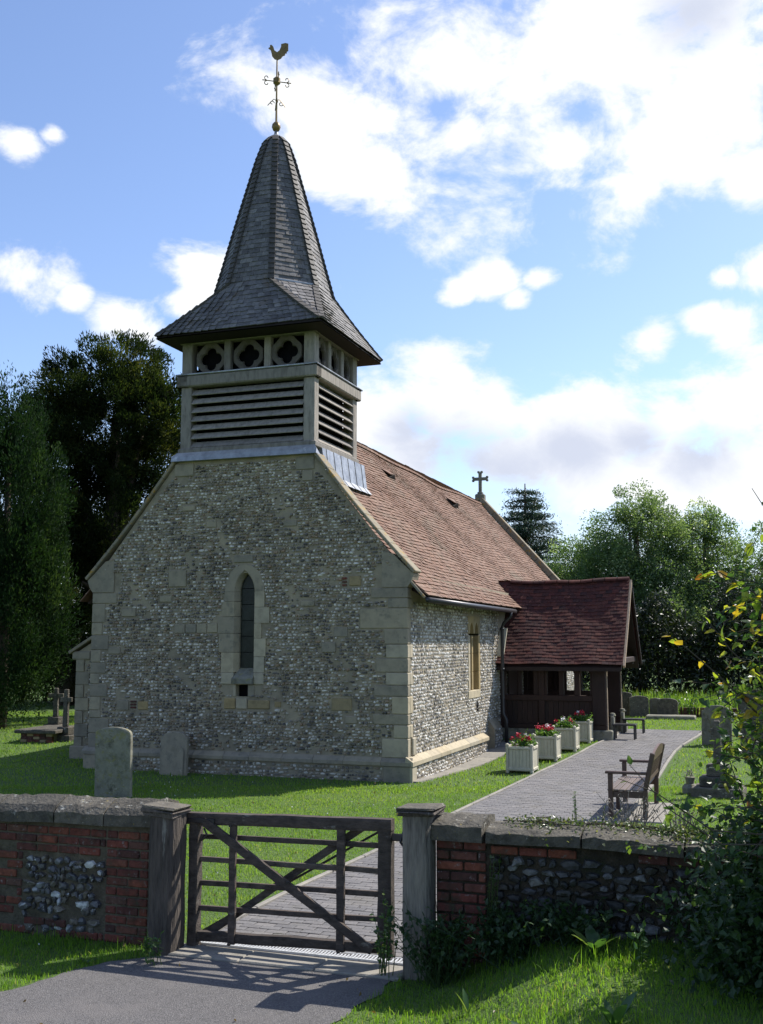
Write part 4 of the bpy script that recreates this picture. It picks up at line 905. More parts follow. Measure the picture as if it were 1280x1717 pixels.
# --- timber porch
PY0, PY1, PX1, PB = 7.55, 10.45, 2.66, .2
porch = MB().box(.02, PX1, PY0 - .02, PY0 + .16, PB - .2, PB + .26, c=.02).build('porch_wall', 'limestone_old', church); porch['label'] = 'dark timber porch side with arched openings'
def porch_side(y, par, blind=0):
    one('sill_rail', 'timber_dark', par, .0, PX1, y - .03, y + .15, 1.15, 1.29); one('wall_plate', 'timber_dark', par, -.0, PX1 + .35, y - .04, y + .16, 2.02, 2.2); one('sole_plate', 'timber_dark', par, .0, PX1, y - .03, y + .15, .462, .58)
    x = .05
    while x < 2.28: one('dado_board', 'timber_dark', par, x, x + .125, y + .03, y + .055, .58, 1.15, c=.004); x += .13
    for a, b in ((0, .14), (.98, 1.14), (2.32, PX1)): one('post', 'timber_dark', par, a, b, y - .025 if b < 2.4 else y - .05, y + .15, .581, 2.02, c=.012)
    L = [(.16, .46), (.56, .86), (1.20, 1.50), (1.62, 1.88), (2.02, 2.27)]
    for a, b in L: V, F = spandrel(a, b, 1.78, 1.98, 2.02, y + .02, y + .08, 6); mesh('tracery_panel', V, F, 'timber_dark', par)
    for i in range(blind): one('blind_panel', 'timber_dark', par, L[i][0] - .02, L[i][1] + .02, y + .04, y + .06, 1.28, 2.03)
    E = [.14, .16, .46, .56, .86, .98, 1.14, 1.20, 1.50, 1.62, 1.88, 2.02, 2.27, 2.32]
    for a, b in zip(E[::2], E[1::2]):
        if b - a > .03: one('mullion', 'timber_dark', par, a, b, y, y + .1, 1.29, 2.02, c=.006)
porch_side(PY0, porch)
pe = MB().box(.02, PX1, PY1 - .02, PY1 + .16, PB - .2, PB + .26, c=.02).build('porch_wall', 'limestone_old', church); porch_side(PY1 - .1, pe, 2)
for y in (PY0 - .05, PY1 - .1): one('pedestal', 'limestone_old', porch, PX1 - .36, PX1 + .14, y - .03, y + .3, PB - .1, .46, c=.03)
for y in (PY0 + .02, PY1 - .13): one('entrance_post', 'timber_tan', porch, PX1 + .004, PX1 + .03, y, y + .07, .46, 2.02, c=.006)
one('porch_floor', 'concrete', porch, .0, PX1 + .2, PY0 + .17, PY1 - .12, .0, PB + .02)
one('door', 'timber_dark', porch, .01, .06, 8.3, 9.7, .22, 2.2)
def pr(y): return 4.22 - 1.12 * abs(y - 9.0)
def psurf(s, t, d=1, x0=-.35):
    x = x0 + (3.14 - x0) * s; y = 9.0 - d * 1.92 * (1 - t); z = 2.06 + 2.12 * t
    z += (.06 * s ** 2 + .03 * (1 - s)) * t - .04 * math.sin(PI * s) * t - .07 * math.sin(PI * t); return np.array([x, y, z + .012 * math.sin(x * 5 + y * 3)])
pf = MB().prism([(-.3, 2.05), (-.3, 2.0)], 0, 1) if False else None
V = [(-.3, 7.10, 1.99), (3.1, 7.10, 1.99), (3.1, 9.0, 3.98), (-.3, 9.0, 3.98), (-.3, 10.9, 1.99), (3.1, 10.9, 1.99)]; V += [(x, y, z - .09) for x, y, z in V]
proof = mesh('porch_roof', V, [(0, 1, 2, 3), (3, 2, 5, 4), (7, 6, 9, 8), (8, 9, 10, 11), (0, 6, 7, 1), (5, 11, 10, 4), (1, 7, 8, 2), (2, 8, 11, 5)], 'timber_dark', church)
pieces('roof_tile', (TILE_V, TILE_F), cover(lambda s, t: psurf(s, t), 25, .165, .013, lap=1.45), 'porch_tile', proof, key=wp, limit=300, many='roof_tiles', jitter=.001)
pieces('roof_tile', (TILE_V, TILE_F), cover(lambda s, t: psurf(1 - s, t, -1), 25, .165, .013, lap=1.45), 'porch_tile', proof, limit=0, many='roof_tiles')
x = .0
while x < 3.1:
    V = []
    for xx in (x, x + .30):
        for k in range(7): a = PI * k / 6; s_ = (xx + .35) / 3.49; V.append((xx, 9 + .11 * math.cos(a), psurf(s_, 1)[2] - .02 + .09 * math.sin(a)))
    mesh('ridge_tile', V, [(k + 7, k + 8, k + 1, k) for k in range(6)] + [tuple(range(7))], 'porch_tile', proof); x += .315
for d, m in ((1, 'timber_tan'), (-1, 'timber_dark')):
    mb = MB()
    for i in range(8):
        a, b = psurf(1, i / 8, d), psurf(1, (i + 1) / 8, d); mb.bar(a + [.03, 0, -.035], b + [.03, 0, -.035], .05, .075)
    mb.build('bargeboard', m, proof)
for x in (2.75, 3.0): MB().bar((x, 7.3, 2.15), (x, 10.7, 2.15), .1, .14, c=.01).build('tie_beam', 'timber_dark', proof)
for x in (2.75,): MB().bar((x, 9, 2.2), (x, 9, 4.0), .1, .1, up=(1, 0, 0)).build('king_post', 'timber_dark', proof)
V = [(.005, 7.12, 2.1), (.18, 7.12, 2.1), (.30, 7.75, 3.0), (.03, 7.9, 3.1)]; V += [(x, y, z + .05) for x, y, z in V]
MB().bar((.12, 7.10, 2.25), (.12, 7.55, 2.95), .18, .05).build('lead_soaker', 'cream_paint', proof)
# ============================================================ BOUNDARY WALL, left of the gate
def brick_grid(parent, x0, x1, zlist, y, skip=lambda x, z: False, h=.068):
    for r, z in enumerate(zlist):
        x = x0 - (.11 if r % 2 else 0)
        while x < x1 - .02:
            a, b = max(x, x0) + .006, min(x + .225, x1) - .006
            if b - a > .03 and not skip((a + b) / 2, z):
                one('brick', 'brick', parent, a, b, y - random.uniform(.008, .02), y + .08, z + .006, z + h, c=.007)
            x += .225
def coping(parent, joints, zf, y0=-11.17, y1=-10.68, ht=.095, rise=.12):
    for a, b in zip(joints[:-1], joints[1:]):
        n = 8; V = []; ys = [y0, y0 - .0, y0 + .06, (y0 + y1) / 2 - .03, y1 - .06, y1]
        for k in range(n + 1):
            x = a + .008 + (b - a - .016) * k / n; z = zf(x)
            hs = [0, ht, ht + rise * .45, ht + rise, ht + rise * .5, 0]
            for j in range(6):
                jt = random.uniform(-.009, .009) if j not in (0, 5) else 0
                V.append((x, ys[j] + jt, z + hs[j] + jt))
        F = [(k * 6 + j, (k + 1) * 6 + j, (k + 1) * 6 + (j + 1) % 6, k * 6 + (j + 1) % 6) for k in range(n) for j in range(6)] + [(0, 1, 2, 3, 4, 5), tuple(n * 6 + j for j in range(6))[::-1]]
        mesh('coping_stone', V, F, 'coping_stone', parent)
def rel(o):  # children given in church coordinates
    o.location = (SX, SY, 0); o.rotation_euler = (0, 0, ANG); return o
wl = rel(thing('boundary_wall', 'low brick and flint wall with stone coping left of the gate', 'wall', (0, 0, 0)))
body = MB().box(-6.5, 1.30, -11.10, -10.75, -.3, 1.0).build('wall_core', 'wall_mortar', wl)
coping(wl, [-6.5, -5.6, -4.7, -3.8, -2.9, -2.0, -1.15, -.3, .34, .86, 1.37], lambda x: .985 + .018 * x + .006 * math.sin(x * 5))
ZB = [.0 + .08 * i for i in range(12)]
brick_grid(wl, .86, 1.29, ZB, -11.10)
brick_grid(wl, -6.4, .855, [.8, .88], -11.10)
brick_grid(wl, -6.4, .84, [.72], -11.10, skip=lambda x, z: -.38 < x < -.2 or x < -3)
brick_grid(wl, -6.4, .85, [.0, .08, .16], -11.10, skip=lambda x, z: (math.sin(x * 7.3 + z * 40) > .1) or z > .1 and x > .2)
brick_grid(wl, -.42, -.02, [.24, .32, .40, .48, .56, .64], -11.10, skip=lambda x, z: math.sin(x * 9 + z * 30) > .55)
brick_grid(wl, -2.6, -1.9, [.24, .32, .40, .48, .56, .64], -11.10)
def on_bw(x, z, a, b):
    if z + b > (.735 if x > -6 else .9) or x + a > .875: return False
    if z < .24 and (math.sin(x * 7.3 + (z // .08) * .08 * 40) < .15) : return False
    return not (-.44 < x < 0 or -2.62 < x < -1.88)
PK = lambda p: p * np.array([1, 1, 1.16, 1.22])
pts = scatter_flints((-6.4, .85, .04, .73), on_bw, .078, .066, 51, .4)
flint_mesh('flints', PK(pts)[pts[:, 0] > -1.3], lambda x, z, o: np.stack([x, -11.10 - o, z], -1), 'flint_boundary', wl, proud=.03, seed=14, limit=220, knap=(.6, 1.25))
flint_mesh('flints', PK(pts)[pts[:, 0] <= -1.3], lambda x, z, o: np.stack([x, -11.10 - o, z], -1), 'flint_boundary', wl, proud=.035, seed=15)
# ============================================================ right of the gate
wr = rel(thing('boundary_wall', 'dark overgrown flint wall with sagging stone coping right of the gate', 'wall', (0, 0, 0)))
def wz(x): return 1.065 - .012 * (x - 4.3) + .008 * math.sin(x * 4)
V = [(3.89, -11.08), (9.5, -11.08), (9.5, -10.75), (3.89, -10.75)]
MB().add([(3.89, -11.08, -.3), (9.5, -11.08, -.3), (9.5, -10.75, -.3), (3.89, -10.75, -.3), (3.89, -11.08, 1.03), (9.5, -11.08, 1.15), (9.5, -10.75, 1.15), (3.89, -10.75, 1.03)], box_t()[1] and [(3, 2, 1, 0), (4, 5, 6, 7), (0, 1, 5, 4), (1, 2, 6, 5), (2, 3, 7, 6), (3, 0, 4, 7)]).build('wall_core', 'mortar_shaded', wr)
coping(wr, [3.84, 4.29], lambda x: 1.055, ht=.12, rise=.06); coping(wr, [4.305, 5.05, 5.8, 6.6, 7.4, 8.3, 9.2], wz, ht=.08, rise=.045)
brick_grid(wr, 3.89, 4.30, [.02 + .08 * i for i in range(13)], -11.09)
brick_grid(wr, 4.33, 9.2, [.96], -11.085, skip=lambda x, z: math.sin(x * 5.1) > .2)
pts = scatter_flints((4.32, 9.2, .1, 1.0), lambda x, z, a, b: z < .94, .085, .070, 52, .4)
flint_mesh('flints', PK(pts)[pts[:, 0] < 6.2], lambda x, z, o: np.stack([x, -11.08 - o, z], -1), 'flint_shaded', wr, proud=.03, seed=17, limit=140, knap=(.6, 1.25))
flint_mesh('flints', PK(pts)[pts[:, 0] >= 6.2], lambda x, z, o: np.stack([x, -11.08 - o, z], -1), 'flint_shaded', wr, proud=.03, seed=18)
# ============================================================ gate and posts
def weathered(name, mat, parent, w, d, z0, z1, cx, cy, rng, amp=.012, k=18, seg=16, gro=()):
    """riven post: rounded square section with furrows running down it"""
    V = []; ph = [rng.uniform(0, 6.28) for _ in range(k)]; fur = [rng.uniform(0, 1) ** 3 for _ in range(k)]
    for i in range(seg + 1):
        z = z0 + (z1 - z0) * i / seg
        for j in range(k):
            a = 2 * PI * j / k; c, s = math.cos(a), math.sin(a); r = 1 / (abs(c) ** 5 + abs(s) ** 5) ** .2
            r *= 1 - amp * 5 * fur[j] * (.6 + .4 * math.sin(z * 3 + ph[j])) + amp * .8 * math.sin(z * 9 + ph[j])
            V.append((cx + c * r * w / 2, cy + s * r * d / 2, z))
    F = [(i * k + j, i * k + (j + 1) % k, (i + 1) * k + (j + 1) % k, (i + 1) * k + j) for i in range(seg) for j in range(k)] + [tuple(range(k))[::-1], tuple(seg * k + j for j in range(k))]
    return mesh(name, V, F, mat, parent)
R5 = random.Random(5)
def cap(parent, cx, cy, w, d, z, tilt):
    for i, (e, zz, h) in enumerate(((-.03, 0, .03), (.0, .032, .02), (-.02, .053, .022))):
        V, F = cham(w + e, d + e, h, .006, .012, R5); V = V + np.array([cx, cy, z + zz + h / 2]); V[:, 2] += (V[:, 0] - cx) * tilt
        mesh('cap_slab', V, F, 'coping_stone' if i == 2 else 'oak_post', parent)
gp = rel(thing('gate_post', 'gnarled weathered oak post on the left of the gate', 'gate post', (0, 0, 0), group=None))
weathered('shaft', 'oak_post', gp, .25, .27, -.2, 1.14, 1.52, -11.18, R5, .03, 26)
cap(gp, 1.50, -11.18, .33, .33, 1.135, -.06)
gp = rel(thing('gate_post', 'square grey oak post with layered cap right of the gate', 'gate post', (0, 0, 0)))
weathered('shaft', 'oak_post_pale', gp, .235, .25, -.2, 1.25, 3.76, -11.12, R5, .012, 22)
cap(gp, 3.775, -11.12, .33, .33, 1.235, .02)
gate = rel(thing('field_gate', 'old dark timber five-bar gate with crossed braces', 'gate', (0, 0, 0)))
GY = -11.0
def gbar(name, a, b, w, d, mat='oak_gate', c=.01, dy=0):
    n = 6; a = np.array((a[0], GY + dy, a[1])); b = np.array((b[0], GY + dy, b[1])); V = []; F = []
    t = (b - a) / np.linalg.norm(b - a); nrm = np.array([-t[2], 0, t[0]])
    for i in range(n + 1):
        p = a + (b - a) * i / n + nrm * R5.uniform(-.003, .003); ww = w * R5.uniform(.93, 1.07)
        for (u, y) in ((-1, -1), (-.6, -1.15), (.6, -1.15), (1, -1), (1, 1), (-1, 1)): V.append(p + nrm * u * ww / 2 + np.array([0, y * d / 2, 0]))
    F = [(i * 6 + j, i * 6 + (j + 1) % 6, (i + 1) * 6 + (j + 1) % 6, (i + 1) * 6 + j) for i in range(n) for j in range(6)] + [tuple(range(6))[::-1], tuple(n * 6 + j for j in range(6))]
    return mesh(name, V, F, mat, gate)
gbar('hanging_stile', (1.69, .02), (1.69, 1.10), .085, .09); gbar('closing_stile', (3.44, .09), (3.44, 1.12), .115, .085)
gbar('top_rail', (1.62, 1.085), (3.50, 1.125), .095, .085, dy=-.005)
for i, (za, zb) in enumerate(((.93, .95), (.74, .75), (.54, .57), (.33, .37))): gbar('rail', (1.73, za), (3.39, zb), .042, .03, dy=.02)
gbar('bottom_rail', (1.66, .105), (3.50, .155), .075, .06)
gbar('upright', (2.065, .07), (2.065, 1.06), .062, .03, dy=-.03); gbar('upright', (3.055, .1), (3.055, 1.08), .068, .03, dy=-.03)
gbar('brace', (1.80, 1.07), (3.34, .14), .07, .03, dy=-.062); gbar('brace', (1.80, .12), (3.22, 1.09), .062, .03, dy=.058)
gate_rod = MB().tube([(1.72, GY + .09, .12), (3.42, GY + .09, 1.09)], .011, 6).build('tie_rod', 'black_iron', gate)
mb = MB(); mb.tube([(1.80, GY - .06, 1.01), (1.84, GY - .08, .96), (1.80, GY - .08, .92), (1.76, GY - .07, .90), (1.79, GY - .07, .965)], .009, 6); mb.box(1.62, 1.9, GY - .068, GY - .056, 1.055, 1.09, c=.003); mb.build('iron_hinge', 'black_iron', gate)
mb = MB(); mb.box(3.47, 3.64, GY - .03, GY - .0, 1.00, 1.06, c=.01); mb.tube([(3.6, GY - .03, 1.08), (3.58, GY - .05, 1.0), (3.62, GY - .06, .96)], .012, 6); mb.build('latch', 'black_iron', gate)
for (x, z) in ((2.065, .08), (3.055, .11), (2.6, .62), (2.065, 1.05)): MB().lathe([(.001, -.01), (.016, -.008), (.016, .008), (.001, .01)], 8, (x, GY - .08, z)).build('bolt', 'black_iron', gate)
# drain grating and threshold under the gate
gr = rel(thing('drain_grating', 'galvanised slotted drain grating under the gate', 'grating', (0, 0, 0)))
mb = MB()
for y in (-10.93, -10.80): mb.box(1.63, 3.60, y, y + .012, .012, .030)
x = 1.64
while x < 3.59: mb.box(x, x + .012, -10.918, -10.80, .014, .028); x += .03
o = mb.build('bars', 'galvanised', gr); o['kind'] = 'stuff'
one('channel', 'concrete', gr, 1.60, 3.62, -10.97, -10.74, -.05, .011)
th = rel(thing('threshold', None, None, (0, 0, 0))); props(th, kind='structure')
for a, b in ((1.58, 2.26), (2.265, 2.93), (2.935, 3.66)): one('slab', 'concrete', th, a, b, -11.30, -10.985, -.06, .028, c=.01)
# ============================================================ churchyard things
def headstone(lx, ly, w, h, t, label, mat='limestone_old', rz=0, lean=0, top='round', group=None, side=0):
    o = lthing('headstone', label, 'headstone', lx, ly, None, rz, group); hw = w / 2; P = [(-hw, -.15), (hw, -.15), (hw, h - (.12 if top == 'round' else .16) * w / .6)]
    if top == 'round':
        for i in range(1, 12): a = PI * i / 12; P.append((hw * math.cos(a), h - .12 * w / .6 + .12 * w / .6 * math.sin(a) ** .8))
    elif top == 'shoulder':
        P = [(-hw, -.15), (hw, -.15), (hw, h * .86), (hw * .88, h * .87)] + [(hw * .85 * math.cos(PI * i / 10), h * .88 + h * .12 * math.sin(PI * i / 10)) for i in range(0, 11)] + [(-hw * .88, h * .87)]
    P.append((-hw, h - (.12 if top == 'round' else .16) * w / .6)) if top == 'round' else P.append((-hw, h * .86))
    # front face with bevel rim
    V = []; n = len(P); cx, cz = 0, h / 2
    for sc_, y in ((.97, -t / 2), (1, -t / 2 + .012), (1, t / 2 - .012), (.97, t / 2)):
        for x, z in P: V.append((x * sc_, y + RNG.normal(0, .001), cz + (z - cz) * sc_))
    F = [tuple(range(n)), tuple(range(3 * n, 4 * n))[::-1]] + [(r * n + i, (r + 1) * n + i, (r + 1) * n + (i + 1) % n, r * n + (i + 1) % n) for r in range(3) for i in range(n)]
    V = np.array(V); V[:, 1] += V[:, 2] * lean; V[:, 0] += V[:, 2] * side
    mesh('slab', V, F, mat, o); return o
headstone(-4.08, -3.5, .66, 1.17, .10, 'tall lichened headstone standing alone behind the left wall', rz=math.radians(6), lean=-.02, side=-.01)
hs2 = headstone(-4.72, -.45, .60, .84, .09, 'grey headstone leaning against the flint gable wall', 'ashlar', lean=.06, top='shoulder')
V = [(x * .9, -.052 + z * .06, z) for x, z in [(-.27, -.05), (.27, -.05)] + [(.27 * math.cos(PI * i / 10), .45 + .14 * math.sin(PI * i / 10)) for i in range(11)]]
mesh('carved_panel', [(x, y - .015, z) for x, y, z in V], [tuple(range(13))], 'ashlar', hs2)
# chest tomb, dark crosses on the left
ct = lthing('chest_tomb', 'low brick chest tomb with a broad flat slab beside the yew', 'tomb', -11.15, 4.2, None, math.radians(6))
for i in range(5):
    for r in range(3): one('brick', 'brick' if (i + r) % 3 else 'ashlar_ochre', ct, -.48 + i * .18, -.48 + i * .18 + .172, -.5, -.4, -.02 + r * .075, .05 + r * .075, c=.006)
one('chest', 'ashlar', ct, -.41, .41, -.405, .85, -.1, .2)
one('top_slab', 'coping_stone', ct, -.60, .56, -.62, 1.0, .205, .30, c=.02)
def grave_cross(lx, ly, h, w, label, steps, mat='limestone_old', rz=0, name='grave_cross', sh=.07):
    o = lthing(name, label, 'grave cross', lx, ly, None, rz); z = -.05
    for (a, hh) in steps: one('step', mat, o, -a, a, -a * .8, a * .8, z, z + hh, c=.015); z += hh + .001
    V, F = cham(sh * 2, sh * 1.5, h - z, .02); V = V + np.array([0, 0, (h + z) / 2]); V[:, 0] *= np.where(V[:, 2] > z + .2, .82, 1.1); mesh('shaft', V, F, mat, o)
    one('arm', mat, o, -w / 2, w / 2, -sh * .55, sh * .55, z + (h - z) * .66, z + (h - z) * .66 + sh * 1.7, c=.012); return o
grave_cross(-10.62, 4.2, 1.30, .34, 'dark stone cross in the yew shade beside the vestry', [(.26, .2), (.17, .2)], 'coping_stone')
grave_cross(-12.4, 6.2, 1.15, .5, 'dim cross far back under the yew trees', [(.26, .2), (.17, .2)], 'coping_stone')
c2 = grave_cross(5.56, .1, 1.27, .20, 'short cross on three stone steps right of the bench', [(.42, .21), (.29, .17), (.18, .20)], 'coping_stone', rz=math.radians(-5), sh=.065)
vs = lthing('grave_vase', 'small mossy stone vase of grey flowers beside the stepped cross', 'vase', 5.08, .25)
MB().lathe([(.13, -.03), (.14, .10), (.10, .16), (.07, .17), (.075, .22), (.09, .28), (.06, .28)], 10).build('urn', 'limestone_old', vs)
leaf_obj('flowers', leaves_np(np.array([0, 0, .33]) + RNG.normal(0, .04, (60, 3)), .05, RNG), 'dead_twig', vs)
headstone(5.24, 7.3, .68, .93, .12, 'broad pale headstone right of the path', rz=math.radians(-4), top='shoulder', side=.02)
headstone(6.1, 6.2, .62, 1.36, .12, 'tall dark headstone behind the shrub at right edge', 'coping_stone', rz=math.radians(3))
headstone(3.35, 16.5, .66, .62, .12, 'small dark headstone by the trees beyond the path end', 'coping_stone')
headstone(2.45, 16.6, .62, .68, .14, 'ivy-topped headstone nearest the porch end', 'coping_stone', rz=.2)
headstone(1.95, 16.9, .5, .78, .14, 'squat headstone half hidden by the porch', 'coping_stone')
headstone(2.95, 16.9, .4, .6, .12, 'pale narrow headstone between two dark ones', 'limestone_old', rz=-.2)
lg = lthing('ledger_stone', 'flat grey ledger stone lying in the far grass', 'ledger', 3.5, 15.9)
one('slab', 'limestone_old', lg, -.75, .75, -.35, .35, -.05, .12, c=.03)
bw = lthing('brick_wall', 'low dark brick wall at the far edge of the churchyard', 'wall', 4.9, 17.2)
one('wall_core', 'wall_mortar', bw, -1.2, 2.6, -.1, .14, -.1, .30)
for r in range(4):
    for i in range(17): one('brick', 'brick', bw, -1.2 + i * .225, -.99 + i * .225, -.115, .0, -.02 + r * .08, .05 + r * .08, c=.006)
# bench facing the path
bn = lthing('bench', 'dark wooden slatted bench facing the paved path', 'bench', 4.12, -3.0, None, math.radians(0))
BL = 1.75; BD = .56
for y in (0, BL - .07):
    one('front_leg', 'bench_wood', bn, 0, .07, y, y + .07, 0, .66, c=.008); one('armrest', 'bench_wood', bn, -.04, BD, y - .01, y + .08, .661, .70, c=.01); one('side_rail', 'bench_wood', bn, .07, BD - .04, y + .015, y + .055, .32, .41, c=.006)
    MB().bar((BD - .03, y + .035, 0), (BD - .02, y + .035, .44), .07, .07, c=.008, up=(0, 1, 0)).bar((BD - .02, y + .035, .44), (BD + .10, y + .035, .98), .07, .065, c=.012, up=(0, 1, 0)).build('back_post', 'bench_wood', bn)
one('front_rail', 'bench_wood', bn, .01, .05, .07, BL - .07, .33, .415, c=.006); one('centre_leg', 'bench_wood', bn, .0, .06, BL / 2 - .03, BL / 2 + .03, 0, .33)
for i in range(6): one('seat_slat', 'bench_seat', bn, -.01 + i * .09, .068 + i * .09, -.0, BL, .418, .44, c=.005)
def bkp(z): return BD - .02 + (z - .44) * .222
MB().bar((bkp(.56), .07, .56), (bkp(.56), BL - .07, .56), .03, .07, c=.006).build('back_rail', 'bench_wood', bn)
n = 14; V = []
for i in range(n + 1):                                   # arched top rail
    y = .07 + (BL - .14) * i / n; a = abs(2 * i / n - 1); top = .93 + .11 * math.cos(PI / 2 * a) ** .7
    for zz, dx in ((.84, -.018), (top, -.018), (top, .018), (.84, .018)): V.append((bkp(zz) + dx, y, zz))
mesh('top_rail', V, [(i * 4 + j, (i + 1) * 4 + j, (i + 1) * 4 + (j + 1) % 4, i * 4 + (j + 1) % 4) for i in range(n) for j in range(4)] + [(3, 2, 1, 0), tuple(n * 4 + j for j in range(4))], 'bench_wood', bn)
for i in range(13):
    y = .15 + i * (BL - .30) / 12; MB().bar((bkp(.59), y, .59), (bkp(.85), y, .85), .016, .055, up=(0, 1, 0)).build('back_slat', 'bench_wood', bn)
ps = lthing('paving_slab', 'worn concrete slab under the bench', 'slab', 4.35, -2.2); one('slab', 'concrete', ps, -.35, .55, -.95, 1.05, -.06, .022, c=.01)
# planters
tub_rng = np.random.default_rng(3)
def planter(lx, ly, label, label2, S=.56, rz=0, reds=9, whites=2):
    o = lthing('planter', label, 'planter', lx, ly, None, rz, 'cream planters along the path edge'); h = S / 2; H = .54
    one('liner', 'planter_paint', o, -h + .03, h - .03, -h + .03, h - .03, .03, H - .05, c=.004)
    for (sx, sy) in ((-1, -1), (1, -1), (1, 1), (-1, 1)):
        mb = MB(); cx, cy = sx * (h - .025), sy * (h - .025); mb.box(cx - .028, cx + .028, cy - .028, cy + .028, .03, H - .02, c=.008); mb.lathe([(.02, -.01), (.04, .0), (.04, .035), (.028, .045)], 8, (cx, cy, 0)); mb.lathe([(.03, H - .02), (.042, H), (.035, H + .02), (.01, H + .035)], 8, (cx, cy, 0)); mb.build('corner_post', 'planter_paint', o)
    for k in range(4):
        a = k * PI / 2; M = np.eye(4); M[:2, :2] = [[math.cos(a), -math.sin(a)], [math.sin(a), math.cos(a)]]
        for i in range(6):
            x0 = -h + .06 + i * (S - .12) / 6; V, F = cham((S - .12) / 6 - .002, .02, H - .16, .005); MB().add(V + np.array([x0 + (S - .12) / 12, -h + .018, H / 2]), F, M).build('board', 'planter_paint', o)
        for z0, z1, e in ((H - .075, H - .02, .012), (.045, .10, .010)): V, F = cham(S - .1, .035, z1 - z0, .008); MB().add(V + np.array([0, -h + .012 - e, (z0 + z1) / 2]), F, M).build('rail', 'planter_paint', o)
    one('soil', 'soil', o, -h + .04, h - .04, -h + .04, h - .04, H - .1, H - .04)
    g = lthing('geraniums', label2, 'flowers', lx, ly, None, 0, 'geraniums in the planters'); g.location.z += H - .04
    C = np.stack([tub_rng.normal(tub_rng.normal(0, .04), tub_rng.uniform(.10, .15), 420), tub_rng.normal(0, .13, 420), np.abs(tub_rng.normal(.06, tub_rng.uniform(.04, .09), 420))], -1); C = C[np.hypot(C[:, 0], C[:, 1]) < .30]
    leaf_obj('foliage', leaves_np(C, .055, tub_rng, aspect=.9), 'geranium_leaf', g, tub_rng)
    for i in range(reds + whites):
        a = tub_rng.uniform(0, 6.28); r = tub_rng.uniform(.02, .25); c = np.array([r * math.cos(a), r * math.sin(a), .14 + tub_rng.uniform(0, .09)])
        V = leaves_np(c + tub_rng.normal(0, .020, (26, 3)), .034, tub_rng, aspect=.9); F = [(0 + 4 * q, 1 + 4 * q, 2 + 4 * q, 3 + 4 * q) for q in range(26)]
        mesh('flower_head', V.reshape(-1, 3), F, 'petal_red' if i < reds else 'petal_white', g, np.repeat(tub_rng.random(26), 4)); MB().tube([(c[0] * .6, c[1] * .6, 0), c], .003, 3).build('stem', 'geranium_leaf', g)
planter(1.70, 2.22, 'nearest cream planter, closest to the church corner', 'red and white geraniums in the nearest planter', .54)
planter(1.86, 3.95, 'second cream planter counting from the church corner', 'geraniums in the second planter from the church corner', .53, reds=11, whites=2)
planter(2.02, 5.45, 'third cream planter, second from the porch', 'geraniums in the planter second from the porch', .53, reds=5, whites=3)
planter(2.10, 7.02, 'farthest cream planter, right before the porch', 'geraniums in the farthest planter before the porch', .52, reds=8)
def porch_seat(lx, ly, label):
    o = lthing('porch_seat', label, 'seat', lx, ly, None, 0)
    for x in (-.24, .24): one('leg', 'black_iron', o, x - .02, x + .02, -.16, -.12, 0, .36); one('leg', 'black_iron', o, x - .02, x + .02, .12, .16, 0, .36)
    one('seat_board', 'black_iron', o, -.28, .28, -.18, .18, .36, .40)
    MB().bar((-.30, 0, .0), (-.30, 0, .58), .09, .26, c=.02, up=(0, 1, 0)).build('end_panel', 'limestone_old', o); MB().lathe([(.05, 0), (.085, .03), (.06, .09), (.02, .1)], 10, (-.30, 0, .56)).build('finial', 'limestone_old', o)
porch_seat(3.05, 7.95, 'small dark seat with pale end, near side of the porch entrance'); porch_seat(3.05, 9.9, 'small dark seat with pale end, far side of the porch entrance')
